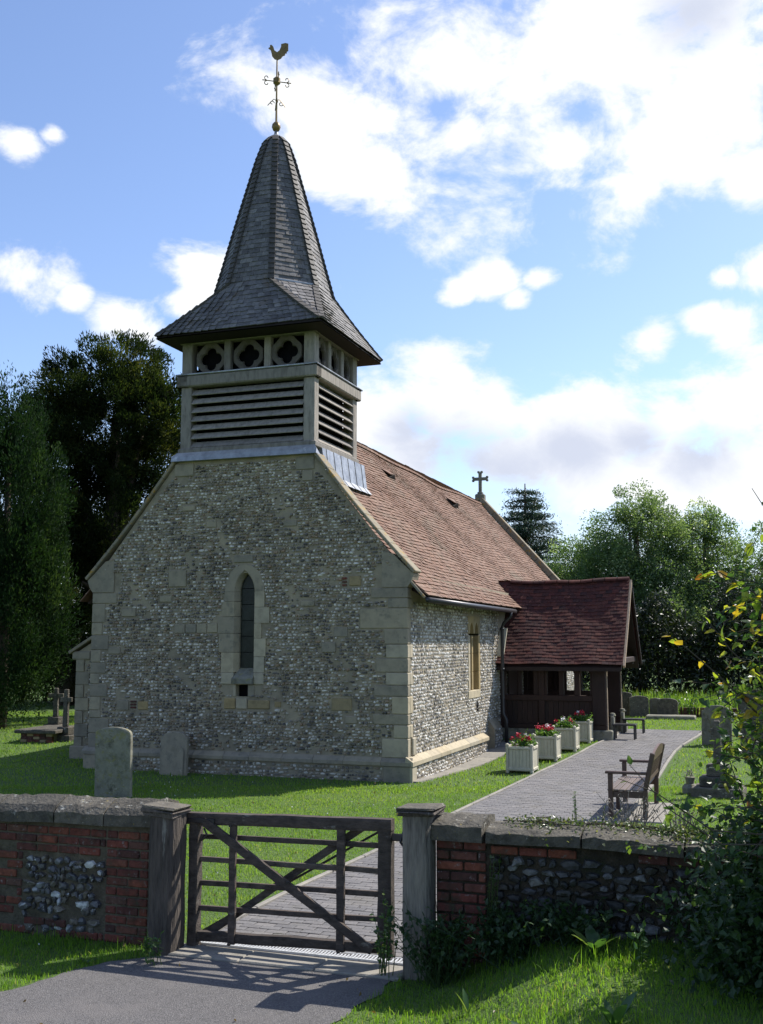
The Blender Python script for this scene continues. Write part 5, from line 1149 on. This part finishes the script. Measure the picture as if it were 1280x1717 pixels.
# ============================================================ TREES
def tree(name, label, cat, x, y, lobes, mat, nclump, per, lsize, crad, seed, trunk=(.25, 3), limbs=8, droop=0, aspect=.4, outward=1.2, up=.4, shell=.62, group=None, barkm='bark', flat=1.0):
    rng = np.random.default_rng(seed); z0 = float(hgt(x, y)); o = thing(name, label, cat, (x, y, z0), 0, group)
    C = []; vol = np.array([a[3] * a[4] * a[5] for a in lobes]); pk = rng.choice(len(lobes), nclump, p=vol / vol.sum())
    L = np.array(lobes)
    d = rng.normal(0, 1, (nclump, 3)); d /= np.linalg.norm(d, axis=1, keepdims=True); r = rng.uniform(shell, 1.0, (nclump, 1)) ** .8
    cc = L[pk, :3] + d * r * L[pk, 3:6]; cr = crad * rng.uniform(.6, 1.35, nclump)
    pts = np.repeat(cc, per, 0); dirs = np.repeat(d, per, 0)
    off = rng.normal(0, 1, pts.shape); off /= np.linalg.norm(off, axis=1, keepdims=True); out_ = off.copy(); off = off * rng.uniform(.25, 1, (len(off), 1)) ** .6 * np.repeat(cr, per)[:, None]; off[:, 2] *= flat; P = pts + off
    kk = P[:, 2] > .15; P = P[kk]; dirs = dirs[kk] + out_[kk] * .9
    D = dirs * outward + np.array([0, 0, up])
    V = leaves_np(P, lsize, rng, droop, aspect, .25, D, .7)
    v = np.clip(rng.normal(.45, .13, len(P)) + np.repeat(rng.normal(0, .24, nclump), per)[kk], .001, .999)
    n = len(V); F = (np.array([[0, 1, 2], [0, 2, 3]])[None] + (np.arange(n) * 4)[:, None, None]).reshape(-1, 3)
    mesh('crown', V.reshape(-1, 3), F, mat, o, np.repeat(v, 4))
    mb = MB(); tr, th_ = trunk; top = L[:, 2].max() + 0; mb.tube([(0, 0, -.3), (.03, 0, th_ * .5), (.05, .03, th_), (0, 0, top)], [tr * 1.25, tr, tr * .85, tr * .25], 10)
    mb.build('trunk', barkm, o, True)
    for i in range(limbs):
        t = cc[rng.integers(0, nclump)] * .9; zb = th_ * rng.uniform(.7, 1.3); m = (np.array([0, 0, zb]) + t) / 2 + np.array([0, 0, .3])
        MB().tube([(0, 0, zb), m, t], [tr * .45, tr * .28, tr * .08], 6).build('limb', barkm, o, True)
    return o
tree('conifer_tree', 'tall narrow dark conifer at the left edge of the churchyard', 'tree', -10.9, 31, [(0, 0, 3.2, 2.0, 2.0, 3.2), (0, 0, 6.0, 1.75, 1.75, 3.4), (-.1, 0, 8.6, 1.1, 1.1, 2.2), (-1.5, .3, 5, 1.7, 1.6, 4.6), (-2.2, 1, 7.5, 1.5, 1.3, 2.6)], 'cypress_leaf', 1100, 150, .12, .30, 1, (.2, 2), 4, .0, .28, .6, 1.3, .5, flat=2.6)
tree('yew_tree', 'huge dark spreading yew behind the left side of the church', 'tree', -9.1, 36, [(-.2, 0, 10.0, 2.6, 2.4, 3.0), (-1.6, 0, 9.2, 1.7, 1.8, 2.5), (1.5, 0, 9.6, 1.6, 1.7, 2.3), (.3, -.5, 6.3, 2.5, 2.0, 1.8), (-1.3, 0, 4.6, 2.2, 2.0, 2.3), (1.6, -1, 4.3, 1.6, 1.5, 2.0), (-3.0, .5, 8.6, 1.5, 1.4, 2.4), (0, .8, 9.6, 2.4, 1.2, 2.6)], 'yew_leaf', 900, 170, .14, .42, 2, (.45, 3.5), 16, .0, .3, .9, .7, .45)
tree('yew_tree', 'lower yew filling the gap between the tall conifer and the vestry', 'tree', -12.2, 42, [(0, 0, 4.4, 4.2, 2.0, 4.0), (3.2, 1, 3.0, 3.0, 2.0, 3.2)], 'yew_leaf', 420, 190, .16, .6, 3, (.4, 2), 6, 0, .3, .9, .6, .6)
# cedar with flat tiers
def cedar(x, y, seed):
    rng = np.random.default_rng(seed); o = thing('cedar_tree', 'dark layered cedar rising behind the church roof', 'tree', (x, y, float(hgt(x, y)))); H = 11.3; PT = []
    mb = MB(); mb.tube([(0, 0, -.3), (0, 0, 5), (0, 0, H)], [.35, .22, .03], 8).build('trunk', 'bark', o, True)
    z = 3.0
    while z < H - .2:
        R = (H - z) * .50 + .55; R = min(R, 3.4)
        for k in range(int(6 + R * 2)):
            a = rng.uniform(0, 6.28); r = R * rng.uniform(.7, 1.15); e = np.array([r * math.cos(a), r * math.sin(a), -r * .12 + .12 * r * rng.uniform(0, 2)])
            if k % 3 == 0: MB().tube([(0, 0, z), np.array([0, 0, z]) + e], [.06, .015], 5).build('limb', 'bark', o)
            n = int(110 * r); t = rng.uniform(.15, 1, n)[:, None]; PT.append(np.array([0, 0, z]) + e * t + rng.normal(0, 1, (n, 3)) * np.array([.22, .22, .09]))
        z += rng.uniform(.30, .46)
    P = np.concatenate(PT); V = leaves_np(P, .16, rng, 0, .3, .2, np.array([0, 0, .5]), 1.0); n = len(V)
    mesh('crown', V.reshape(-1, 3), (np.array([[0, 1, 2], [0, 2, 3]])[None] + (np.arange(n) * 4)[:, None, None]).reshape(-1, 3), 'cedar_leaf', o, np.repeat(rng.random(n), 4))
cedar(8.1, 60, 5)
W = dict(mat='willow_leaf', lsize=.13, crad=.58, droop=.15, aspect=.42, outward=.4, up=.2, shell=.35, limbs=14)
tree('willow_tree', 'tallest pale green willow beyond the porch', 'tree', 11.9, 50, [(0, 0, 6.3, 2.5, 2.2, 3.4), (-1.3, 0, 5.2, 1.8, 1.8, 2.6), (1.3, 0, 5.4, 1.8, 1.8, 3.0), (.2, 0, 8.6, 1.1, 1.2, 1.3), (0, -1, 3, 3, 2, 2.2)], nclump=480, per=170, seed=11, trunk=(.3, 3), **W)
tree('willow_tree', 'pale green willow with a narrow top, right of the tallest', 'tree', 15.4, 51, [(0, 0, 5.6, 1.8, 2, 3.4), (.9, 0, 5, 1.5, 1.6, 2.5), (0, 0, 7.9, .8, .9, 1.1), (0, -1, 2.6, 2.2, 2, 2)], nclump=320, per=160, seed=12, trunk=(.25, 3), **W)
tree('willow_tree', 'rounded willow at the right edge of the view', 'tree', 18.4, 52, [(0, 0, 5.2, 2.2, 2, 3.2), (1.8, 0, 4.6, 2, 2, 3), (0, -1, 2.6, 2.6, 2, 2)], nclump=320, per=160, seed=13, trunk=(.25, 3), **W)
tree('willow_tree', 'short willow between the cedar and the tallest willow', 'tree', 9.1, 52, [(0, 0, 4.6, 1.6, 2, 2.7), (-1.2, 0, 3.8, 1.4, 1.5, 2.6), (.9, 0, 5.4, 1.2, 1.4, 2.0), (0, -1, 2.4, 2.2, 2, 2)], nclump=320, per=160, seed=14, trunk=(.25, 3), **W)
def hedge(name, label, x0, x1, y, h, dep, mat, n, size, seed, kind=None):
    rng = np.random.default_rng(seed); x = rng.uniform(x0, x1, n); top = h * (.8 + .2 * np.sin(x * 1.7 + seed) * np.sin(x * .6)) + .25 * np.sin(x * 4.1)
    z = top * rng.uniform(0, 1, n) ** .7; yy = y + rng.normal(0, dep / 2, n) * (1 - .4 * z / h); P = np.stack([x, yy, z + hgt(x, yy)], -1)
    V = leaves_np(P, size, rng, 0, .45, .2, np.array([0, -.3, .4]), 1.0); o = leaf_obj('foliage' if not kind else name, V, mat, None, rng)
    if kind: props(o, kind=kind); return o
    t = thing(name, label, 'hedge', ((x0 + x1) / 2, y, 0)); o.parent = t; o.location = (-(x0 + x1) / 2, -y, 0)
    mb = MB()
    for i in range(int((x1 - x0) / 1.1)): xx = x0 + i * 1.1 + rng.uniform(0, .6) - (x0 + x1) / 2; mb.tube([(xx, 0, -.2), (xx + rng.uniform(-.2, .2), 0, h * .45), (xx + rng.uniform(-.4, .4), 0, h * .8)], [.07, .05, .02], 5)
    mb.build('stems', 'bark', t); return t
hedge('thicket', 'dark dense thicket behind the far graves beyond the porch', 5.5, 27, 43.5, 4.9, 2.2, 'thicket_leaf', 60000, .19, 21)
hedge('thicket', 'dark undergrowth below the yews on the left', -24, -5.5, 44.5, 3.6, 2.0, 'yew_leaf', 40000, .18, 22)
hedge('distant_wood', None, -120, 140, 105, 7, 5, 'thicket_leaf', 26000, .9, 23, 'stuff')
# ============================================================ GRASS
def grass(name, n, x0, x1, y0, y1, test, hmin, hmax, wid, mat, seed, lean=.5):
    rng = np.random.default_rng(seed); x = rng.uniform(x0, x1, n); y = rng.uniform(y0, y1, n); k = test(x, y); x, y = x[k], y[k]; n = len(x); z = hgt(x, y)
    h = rng.uniform(hmin, hmax, n) * (1 + .35 * np.sin(x * 5.1) * np.sin(y * 4.3)); a = rng.uniform(0, 2 * PI, n); w = wid * rng.uniform(.6, 1.3, n); l = h * np.abs(rng.normal(0, lean, n)); b = rng.uniform(0, 2 * PI, n)
    B = np.stack([x, y, z - .004], -1); s = np.stack([np.cos(a), np.sin(a), 0 * a], -1) * w[:, None] / 2
    M = B + np.stack([np.cos(b) * l * .35, np.sin(b) * l * .35, h * .6], -1); T = B + np.stack([np.cos(b) * l, np.sin(b) * l, h], -1)
    V = np.stack([B - s, B + s, M + s * .75, T, M - s * .75], 1)
    F = (np.array([[0, 1, 2], [0, 2, 4], [4, 2, 3]])[None] + (np.arange(n) * 5)[:, None, None]).reshape(-1, 3)
    o = mesh(name, V.reshape(-1, 3), F, mat, None, np.repeat(rng.random(n), 5)); o['kind'] = 'stuff'; return o
def off_paths(x, y, m=0.0):
    lx, ly = W2L(x, y)
    onp = (ly > -11.35) & (ly < 11.3) & (lx > np.interp(ly, PL_Y, PL_X) - .07 - m) & (lx < np.interp(ly, PR_Y, PR_X) + .07 + m)
    ona = (y < 9.75) & (ly < -11.0) & (x > np.interp(y, AL_Y, AL_X) - .0) & (x < np.interp(y, AR_Y, AR_X) + .0)
    inc = (lx > -8.6) & (lx < .18) & (ly > -.13) & (ly < 20) & ~((lx < -7.1) & (ly < 1.4))
    strip = (lx > 0) & (lx < np.minimum(.62, .24 + .07 * ly)) & (ly > -.1) & (ly < 7)
    por = (lx > -.1) & (lx < 2.85) & (ly > 7.4) & (ly < 10.7); wal = (ly > -11.12) & (ly < -10.72) & ((lx < 1.4) | (lx > 3.8)); ben = (lx > 3.98) & (lx < 4.92) & (ly > -3.2) & (ly < -1.1)
    return ~(onp | ona | inc | strip | por | wal | ben)
vis = lambda x, y, e=.5: np.abs(x) < y * .36 + e
grass('verge_grass', 165000, -5.6, 4.6, 5.8, 11.4, lambda x, y: off_paths(x, y) & vis(x, y, 1.8) & (W2L(x, y)[1] < -11.05), .02, .058, .006, 'blade', 31)
grass('tall_grass', 5000, -4.2, 4.2, 6.2, 10.2, lambda x, y: off_paths(x, y, .0) & vis(x, y) & (W2L(x, y)[1] < -11.05) & (W2L(x, y)[1] > -11.9), .06, .14, .007, 'blade', 32, .4)
grass('lawn_grass', 190000, -8, 8, 9.0, 20, lambda x, y: off_paths(x, y) & vis(x, y, 1.2) & (W2L(x, y)[1] > -10.75), .02, .045, .009, 'blade_lawn', 33)
grass('lawn_grass', 120000, -14, 14, 19, 38, lambda x, y: off_paths(x, y) & vis(x, y, 1), .03, .06, .018, 'blade_lawn', 34)
grass('rough_grass', 9000, 5, 16, 33.5, 42, lambda x, y: off_paths(x, y) & (W2L(x, y)[1] > 16.9), .2, .7, .03, 'blade_lawn', 35, .25)
# ============================================================ PLANTS
def ovate(C, size, rng, D=None, droop=.2, spread=.8, aspect=.62):
    """broad leaves: six points, folded on the midrib"""
    n = len(C); d = rng.normal(0, 1, (n, 3)) * spread
    if D is not None: d = d + D
    d[:, 2] -= droop; d /= np.linalg.norm(d, axis=1, keepdims=True)
    r = rng.normal(0, .6, (n, 3)) + np.array([0, 0, 1.2]); s = np.cross(d, r); s /= np.linalg.norm(s, axis=1, keepdims=True) + 1e-9; nn = np.cross(s, d)
    L = np.broadcast_to(size, (n,))[:, None] * rng.uniform(.65, 1.25, (n, 1)); w = L * aspect / 2; cu = L * rng.uniform(-.05, .25, (n, 1))
    P = [C, C + d * L * .3 + s * w + nn * w * .3, C + d * L * .72 + s * w * .62 + nn * (w * .2) - nn * cu * .4, C + d * L - nn * cu, C + d * L * .72 - s * w * .62 + nn * w * .2 - nn * cu * .4, C + d * L * .3 - s * w + nn * w * .3, C + d * L * .5 - nn * cu * .15]
    return np.stack(P, 1)
OV_F = [(6, 0, 1), (6, 1, 2), (6, 2, 3), (6, 3, 4), (6, 4, 5), (6, 5, 0)]
def ovate_obj(V, mat, parent, rng, limit=0, v=None, name='leaves', key=None):
    n = len(V); v = rng.random(n) if v is None else v; ordr = np.arange(n) if key is None else np.argsort(key); big, rest = ordr[:limit], ordr[limit:]
    for i in big: mesh('leaf', V[i], OV_F, mat, parent, np.full(7, v[i]))
    if len(rest):
        m = len(rest); F = (np.array(OV_F)[None] + (np.arange(m) * 7)[:, None, None]).reshape(-1, 3); o = mesh(name, V[rest].reshape(-1, 3), F, mat, parent, np.repeat(v[rest], 7)); o['kind'] = 'stuff'
rs = np.random.default_rng(77)
shrub = thing('shrub', 'leafy foreground shrub with yellowing leaves at the right edge', 'shrub', (2.9, 7.3, .42)); so = np.array([2.9, 7.3, .42])
stem = MB(); LP = []; LD = []; YP = []; YD = []; SP = []; SD = []
def twig(pts, r0, nleaf, acc, dacc, every=1, sp=.02):
    pts = np.array(pts, float) - so; seg = np.linalg.norm(np.diff(pts, axis=0), axis=1); cum = np.concatenate([[0], np.cumsum(seg)])
    stem.tube(pts, np.linspace(r0, r0 * .35, len(pts)), 5)
    for t in rs.uniform(.08, 1, nleaf) * cum[-1]:
        i = min(np.searchsorted(cum, t) - 1, len(seg) - 1); i = max(i, 0); p = pts[i] + (pts[i + 1] - pts[i]) * (t - cum[i]) / seg[i]; acc.append(p + rs.normal(0, sp * .35, 3)); d = (pts[i + 1] - pts[i]) / seg[i]; dacc.append(d * .7 + rs.normal(0, .35, 3))
for k in range(110):                                        # upright stems, thick low down and thinner above
    b = np.array([rs.uniform(2.72, 4.6), rs.uniform(6.6, 8.0), .42]); top = rs.uniform(1.4, 3.7) if b[0] > 2.9 else rs.uniform(.9, 2.3); lean = np.array([rs.normal(-.12, .16), rs.normal(-.05, .2), 0])
    p1 = b + lean * .4 + [0, 0, (top - .42) * .5]; p2 = b + lean + [0, 0, top - .42]; twig([b, p1, p2], .008, 20, LP, LD, sp=.05)
    for j in range(6):
        q = b + (p2 - b) * rs.uniform(.25, 1); e = q + np.array([rs.normal(-.08, .25), rs.normal(0, .22), rs.uniform(-.05, .3)]); twig([q, (q + e) / 2 + [0, 0, .04], e], .004, 20, LP, LD, sp=.04)
for k in range(60):                                        # arching twigs of the middle height, with turning leaves
    zc = rs.uniform(1.5, 3.1); yy = rs.uniform(6.4, 7.4); x1 = yy * rs.uniform(.285, .36) + .12 * abs(zc - 2.2); twig([(x1 + .7, yy + .1, zc - .35), (x1 + .35, yy, zc + .02), (x1, yy, zc + rs.uniform(-.1, .15))], .005, 18, *((YP, YD) if k % 5 == 0 else (LP, LD)), sp=.05)
# a few long twigs reaching out over the wall
for pts, n in (([(2.35, 6.6, 2.1), (2.0, 6.5, 2.42), (1.84, 6.5, 2.56), (1.70, 6.5, 2.66)], 17), ([(2.6, 6.6, 2.5), (2.25, 6.5, 2.9), (2.05, 6.5, 3.02), (1.93, 6.5, 3.0)], 24), ([(2.5, 6.6, 2.2), (2.1, 6.5, 2.55), (1.95, 6.5, 2.75)], 16), ([(2.5, 6.6, 2.1), (2.15, 6.5, 2.3), (2.02, 6.5, 2.2)], 22), ([(2.6, 6.7, 2.9), (2.35, 6.6, 3.3), (2.25, 6.6, 3.12)], 14)): twig(pts, .007, n, YP, YD)
for pts, n in (([(2.5, 6.6, 1.4), (2.0, 6.5, 1.42), (1.7, 6.5, 1.62), (1.47, 6.5, 1.88)], 10), ([(2.4, 6.6, 1.45), (1.95, 6.5, 1.5), (1.62, 6.5, 1.72), (1.40, 6.5, 1.80)], 12), ([(2.7, 6.6, 3.0), (2.45, 6.6, 3.3), (2.30, 6.6, 3.55)], 14), ([(2.6, 6.7, 1.5), (2.2, 6.6, 1.62), (1.9, 6.6, 1.60)], 16), ([(2.6, 6.7, 1.6), (2.2, 6.6, 1.9), (1.95, 6.6, 1.95)], 16), ([(2.6, 6.7, 1.7), (2.2, 6.6, 1.35), (1.75, 6.6, 1.45)], 20), ([(2.6, 6.9, 1.2), (2.1, 6.9, 1.35), (1.6, 7.1, 1.30)], 20)): twig(pts, .006, n, LP, LD)
for k in range(260):                                       # dense low mass of leaves
    c = np.array([0, rs.uniform(6.7, 8.0), .42 + abs(rs.normal(0, .42))]); c[0] = c[1] * .305 + abs(rs.normal(0, .8)) + .12 * abs(c[2] - .8); r = rs.uniform(.10, .22)
    for j in range(45): SP.append(c - so + rs.normal(0, 1, 3) * r); SD.append(rs.normal(0, .6, 3) + np.array([-.2, -.4, .1]))
for k in range(70):                                       # the taller part of the shrub, to the right
    c = np.array([rs.uniform(3.5, 5.2), rs.uniform(6.6, 8.6), rs.uniform(1.0, 3.2)]); r = rs.uniform(.12, .28); twig([(c[0] + .2, c[1], .42), (c[0] + .1, c[1] + .1, c[2] * .6), c], .012, 3, SP, SD)
    for j in range(40): SP.append(c - so + rs.normal(0, 1, 3) * r); SD.append(rs.normal(0, .6, 3))
stem.build('stems', 'bark', shrub)
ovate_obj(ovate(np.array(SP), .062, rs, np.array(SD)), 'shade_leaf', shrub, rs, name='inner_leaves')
LP = np.array(LP); LD = np.array(LD); YP = np.array(YP); YD = np.array(YD)
wpos = LP + so; inview = (wpos[:, 0] / wpos[:, 1] < .365); dist = np.linalg.norm(wpos - np.array([0, 0, 2.6]), axis=1) + (~inview) * 50
ovate_obj(ovate(LP, .066, rs, LD), 'shrub_leaf', shrub, rs, 230, key=dist, name='leaves')
ovate_obj(ovate(YP, .075, rs, YD, droop=.5), 'shrub_leaf_yellow', shrub, rs, 60)
# ivy and leaf litter along the right-hand coping
ri = np.random.default_rng(88); iv = thing('ivy', 'small-leaved ivy trailing over the right-hand coping', 'ivy', (SX, SY, 0), ANG)
x = np.concatenate([ri.uniform(4.4, 8.6, 5200), ri.uniform(5.6, 8.6, 4000)]); y = ri.normal(-10.90, .12, len(x)); z = np.array([wz(a) for a in x]) + .145 - np.abs(y + 10.9) * .35 + np.abs(ri.normal(0, .02, len(x))) + .10 * ss(5.7, 7, x) * ri.random(len(x))
k = (ri.random(len(x)) < .35 + .5 * (np.sin(x * 7) * .5 + .5)) | (x > 5.7); ovate_obj(ovate(np.stack([x, y, z], -1)[k], .028, ri, np.array([0, -.2, .5])), 'ivy_leaf', iv, ri)
x = ri.uniform(5.9, 9, 2600); z = .5 + 0.7 * ri.random(2600) ** .7; P = np.stack([x, -11.16 - np.abs(ri.normal(0, .05, 2600)), z], -1); k = P[:, 2] > 1.35 - (x - 5.6) * .45
ovate_obj(ovate(P[k], .05, ri, np.array([0, -.6, -.2])), 'shrub_leaf', iv, ri, name='hanging_leaves')
mb = MB()
for i in range(26): a = np.array([ri.uniform(4.5, 7), -10.85 + ri.normal(0, .08), 0]); a[2] = wz(a[0]) + .135; mb.tube([a, a + [ri.normal(0, .2), ri.normal(0, .05), .01], a + [ri.normal(0, .35), ri.normal(0, .08), .0]], .005, 4)
mb.build('runners', 'bark', iv)
def tuft(name, label, cat, lx, ly, z, n, h, mat, spread, seed, leafn=6, lsz=.035, group=None, asp=.4):
    rng = np.random.default_rng(seed); wx, wy = L2W(lx, ly); z = float(hgt(wx, wy)) if z is None else z; o = thing(name, label, cat, (wx, wy, z), ANG, group); mb = MB(); P = []; D = []
    for i in range(n):
        a = np.array([rng.normal(0, spread * .3), rng.normal(0, spread * .25), 0]); e = a + np.array([rng.normal(0, spread * .6), rng.normal(0, spread * .4), h * rng.uniform(.6, 1.1)]); m = (a + e) / 2 + [0, 0, h * .08]
        mb.tube([a, m, e], [.004, .003, .0015], 4)
        for t in rng.uniform(.2, 1, leafn): P.append((a + (m - a) * t * 2) if t < .5 else (m + (e - m) * (t - .5) * 2)); D.append(rng.normal(0, .6, 3) + (e - a) * .8)
    mb.build('stems', mat, o)
    if leafn: ovate_obj(ovate(np.array(P), lsz, rng, np.array(D), aspect=asp), mat, o, rng)
    return o
tuft('dead_plant', 'grey dried plant behind the right wall below the bench', 'plant', 5.35, -10.55, 1.0, 34, .38, 'dead_twig', .22, 41, 7, .03)
tuft('dead_plant', 'second grey dried clump nearer the shrub', 'plant', 5.75, -10.5, 1.0, 30, .34, 'dead_twig', .2, 42, 7, .03)
tuft('weed', 'thin green weed spike rising above the coping', 'plant', 4.93, -10.7, 1.15, 2, .26, 'weed_leaf', .02, 43, 26, .02)
tuft('weed', 'yellow-green arching weed on the coping by the dried plant', 'plant', 5.15, -10.75, 1.15, 8, .17, 'ivy_leaf', .16, 44, 12, .022)
tuft('weed', 'leafy weed at the foot of the left gate post', 'plant', 1.62, -11.55, None, 9, .27, 'weed_leaf', .10, 45, 8, .06)
tuft('weed', 'climbing weed against the closing end of the gate', 'plant', 3.52, -11.25, None, 11, .62, 'weed_leaf', .12, 46, 11, .045, asp=.6)
for i, (lx, ly, n, h, s, lab) in enumerate(((4.0, -11.35, 40, .52, .30, 'dark weeds against the brick pier'), (4.5, -11.3, 40, .40, .32, 'low weeds where the flint wall starts'), (5.0, -11.3, 30, .30, .3, 'small weeds under the middle of the right wall'), (6.1, -11.3, 36, .42, .35, 'straggling weeds at the wall foot left of the shrub'))): tuft('weed', lab, 'plant', lx, ly, None, n * 2, h, 'shade_leaf', s, 50 + i, 10, .05, asp=.6)
tuft('weed', 'pale sprig on the flint wall beside the brick pier', 'plant', 4.36, -11.2, .45, 6, .5, 'ivy_leaf', .06, 60, 9, .04, asp=.6)
tuft('weed', 'upright seedling in the verge grass below the wall', 'plant', 5.55, -11.75, None, 3, .30, 'weed_leaf', .05, 61, 6, .07, asp=.6)
tuft('weed', 'spreading seedling in the shaded verge near the shrub', 'plant', 6.2, -11.9, None, 5, .26, 'weed_leaf', .18, 62, 6, .06, asp=.6)
tuft('weed', 'tall weeds in front of the far thicket', 'plant', 3.9, 17.4, None, 60, .75, 'weed_leaf', .9, 63, 12, .09)
tuft('weed', 'tall weeds beside the farthest brick wall', 'plant', 5.6, 17.9, None, 60, .8, 'weed_leaf', 1.0, 64, 12, .09)
def broad(label, lx, ly, n, L, seed, up=.9, mat='weed_leaf'):
    rng = np.random.default_rng(seed); o = lthing('dock_plant', label, 'plant', lx, ly)
    for i in range(n):
        a = 2 * PI * i / n + rng.uniform(-.4, .4); l = L * rng.uniform(.7, 1.2); d = np.array([math.cos(a), math.sin(a), 0]); s = np.array([-math.sin(a), math.cos(a), 0]); V = []; m = 6
        for k in range(m + 1):
            t = k / m; c = d * l * .75 * t + np.array([0, 0, l * up * t - l * .5 * t * t]); w = .16 * l * math.sin(PI * min(1, .12 + t * .9)) ** .8 if k < m else .002
            V += [c - s * w, c + np.array([0, 0, -w * .3]), c + s * w]
        F = [(k * 3 + j, k * 3 + j + 1, (k + 1) * 3 + j + 1, (k + 1) * 3 + j) for k in range(m) for j in range(2)]; mesh('leaf', V, F, mat, o, np.full(len(V), rng.random()), True)
broad('broad-leaved dock at the edge of the wall shadow', 5.2, -11.58, 8, .24, 71, 1.15)
broad('dock with upright leaves in the near right verge', 5.5, -12.9, 6, .22, 72, 1.3); broad('single-leaved dock lying in the near verge', 4.95, -12.75, 3, .24, 73, .9)
broad('pale dock sprouting in the open verge', 4.4, -12.05, 3, .12, 74, 1.7); broad('small dock beside the tarmac on the left verge', .75, -12.8, 4, .09, 75, .7); broad('flat dock at the left verge corner', 1.1, -11.7, 4, .11, 76, .8)

# ============================================================ loose small things on the ground
def grit():
    rng = np.random.default_rng(91); n = 2600; x = rng.uniform(-3.4, .4, n); y = rng.uniform(6.4, 9.3, n); k = (x > np.interp(y, AL_Y, AL_X) + .02) & (x < np.interp(y, AR_Y, AR_X) - .02); x, y = x[k], y[k]
    e = np.minimum(x - np.interp(y, AL_Y, AL_X), np.interp(y, AR_Y, AR_X) - x); k = rng.random(len(x)) < np.exp(-e * 2.2) + .12; x, y = x[k], y[k]; n = len(x)
    T = np.array([(1, 0, 0), (-.5, .87, 0), (-.5, -.87, 0), (0, 0, .8)]); s = rng.uniform(.002, .0065, (n, 1, 1)); V = np.stack([x, y, hgt(x, y) + .008], -1)[:, None] + T[None] * s * rng.uniform(.7, 1.3, (n, 4, 3))
    F = (np.array([[0, 1, 3], [1, 2, 3], [2, 0, 3]])[None] + (np.arange(n) * 4)[:, None, None]).reshape(-1, 3); o = mesh('loose_grit', V.reshape(-1, 3), F, 'concrete', None, np.repeat(rng.random(n) * .98 + .01, 4)); o['kind'] = 'stuff'
    n = 420; x = rng.uniform(-5, 6, n); y = rng.uniform(6.6, 24, n); k = vis(x, y); x, y = x[k], y[k]; off = ~off_paths(x, y); z = hgt(x, y) + np.where(off, .02, .045)
    o = leaf_obj('fallen_leaves', leaves_np(np.stack([x, y, z], -1), .035, rng, 0, .6, .25, np.array([0, 0, 0]), 1.0) * np.array([1, 1, 1]), 'fallen_leaf', None, rng)
    n = 260; x = rng.uniform(-5, 6, n); y = rng.uniform(6.6, 22, n); k = off_paths(x, y) & vis(x, y); x, y = x[k], y[k]; C = np.stack([x, y, hgt(x, y) + .05], -1); V = leaves_np(np.repeat(C, 3, 0), .02, rng, 0, .8); leaf_obj('daisies', V, 'petal_white', None, rng)
grit()
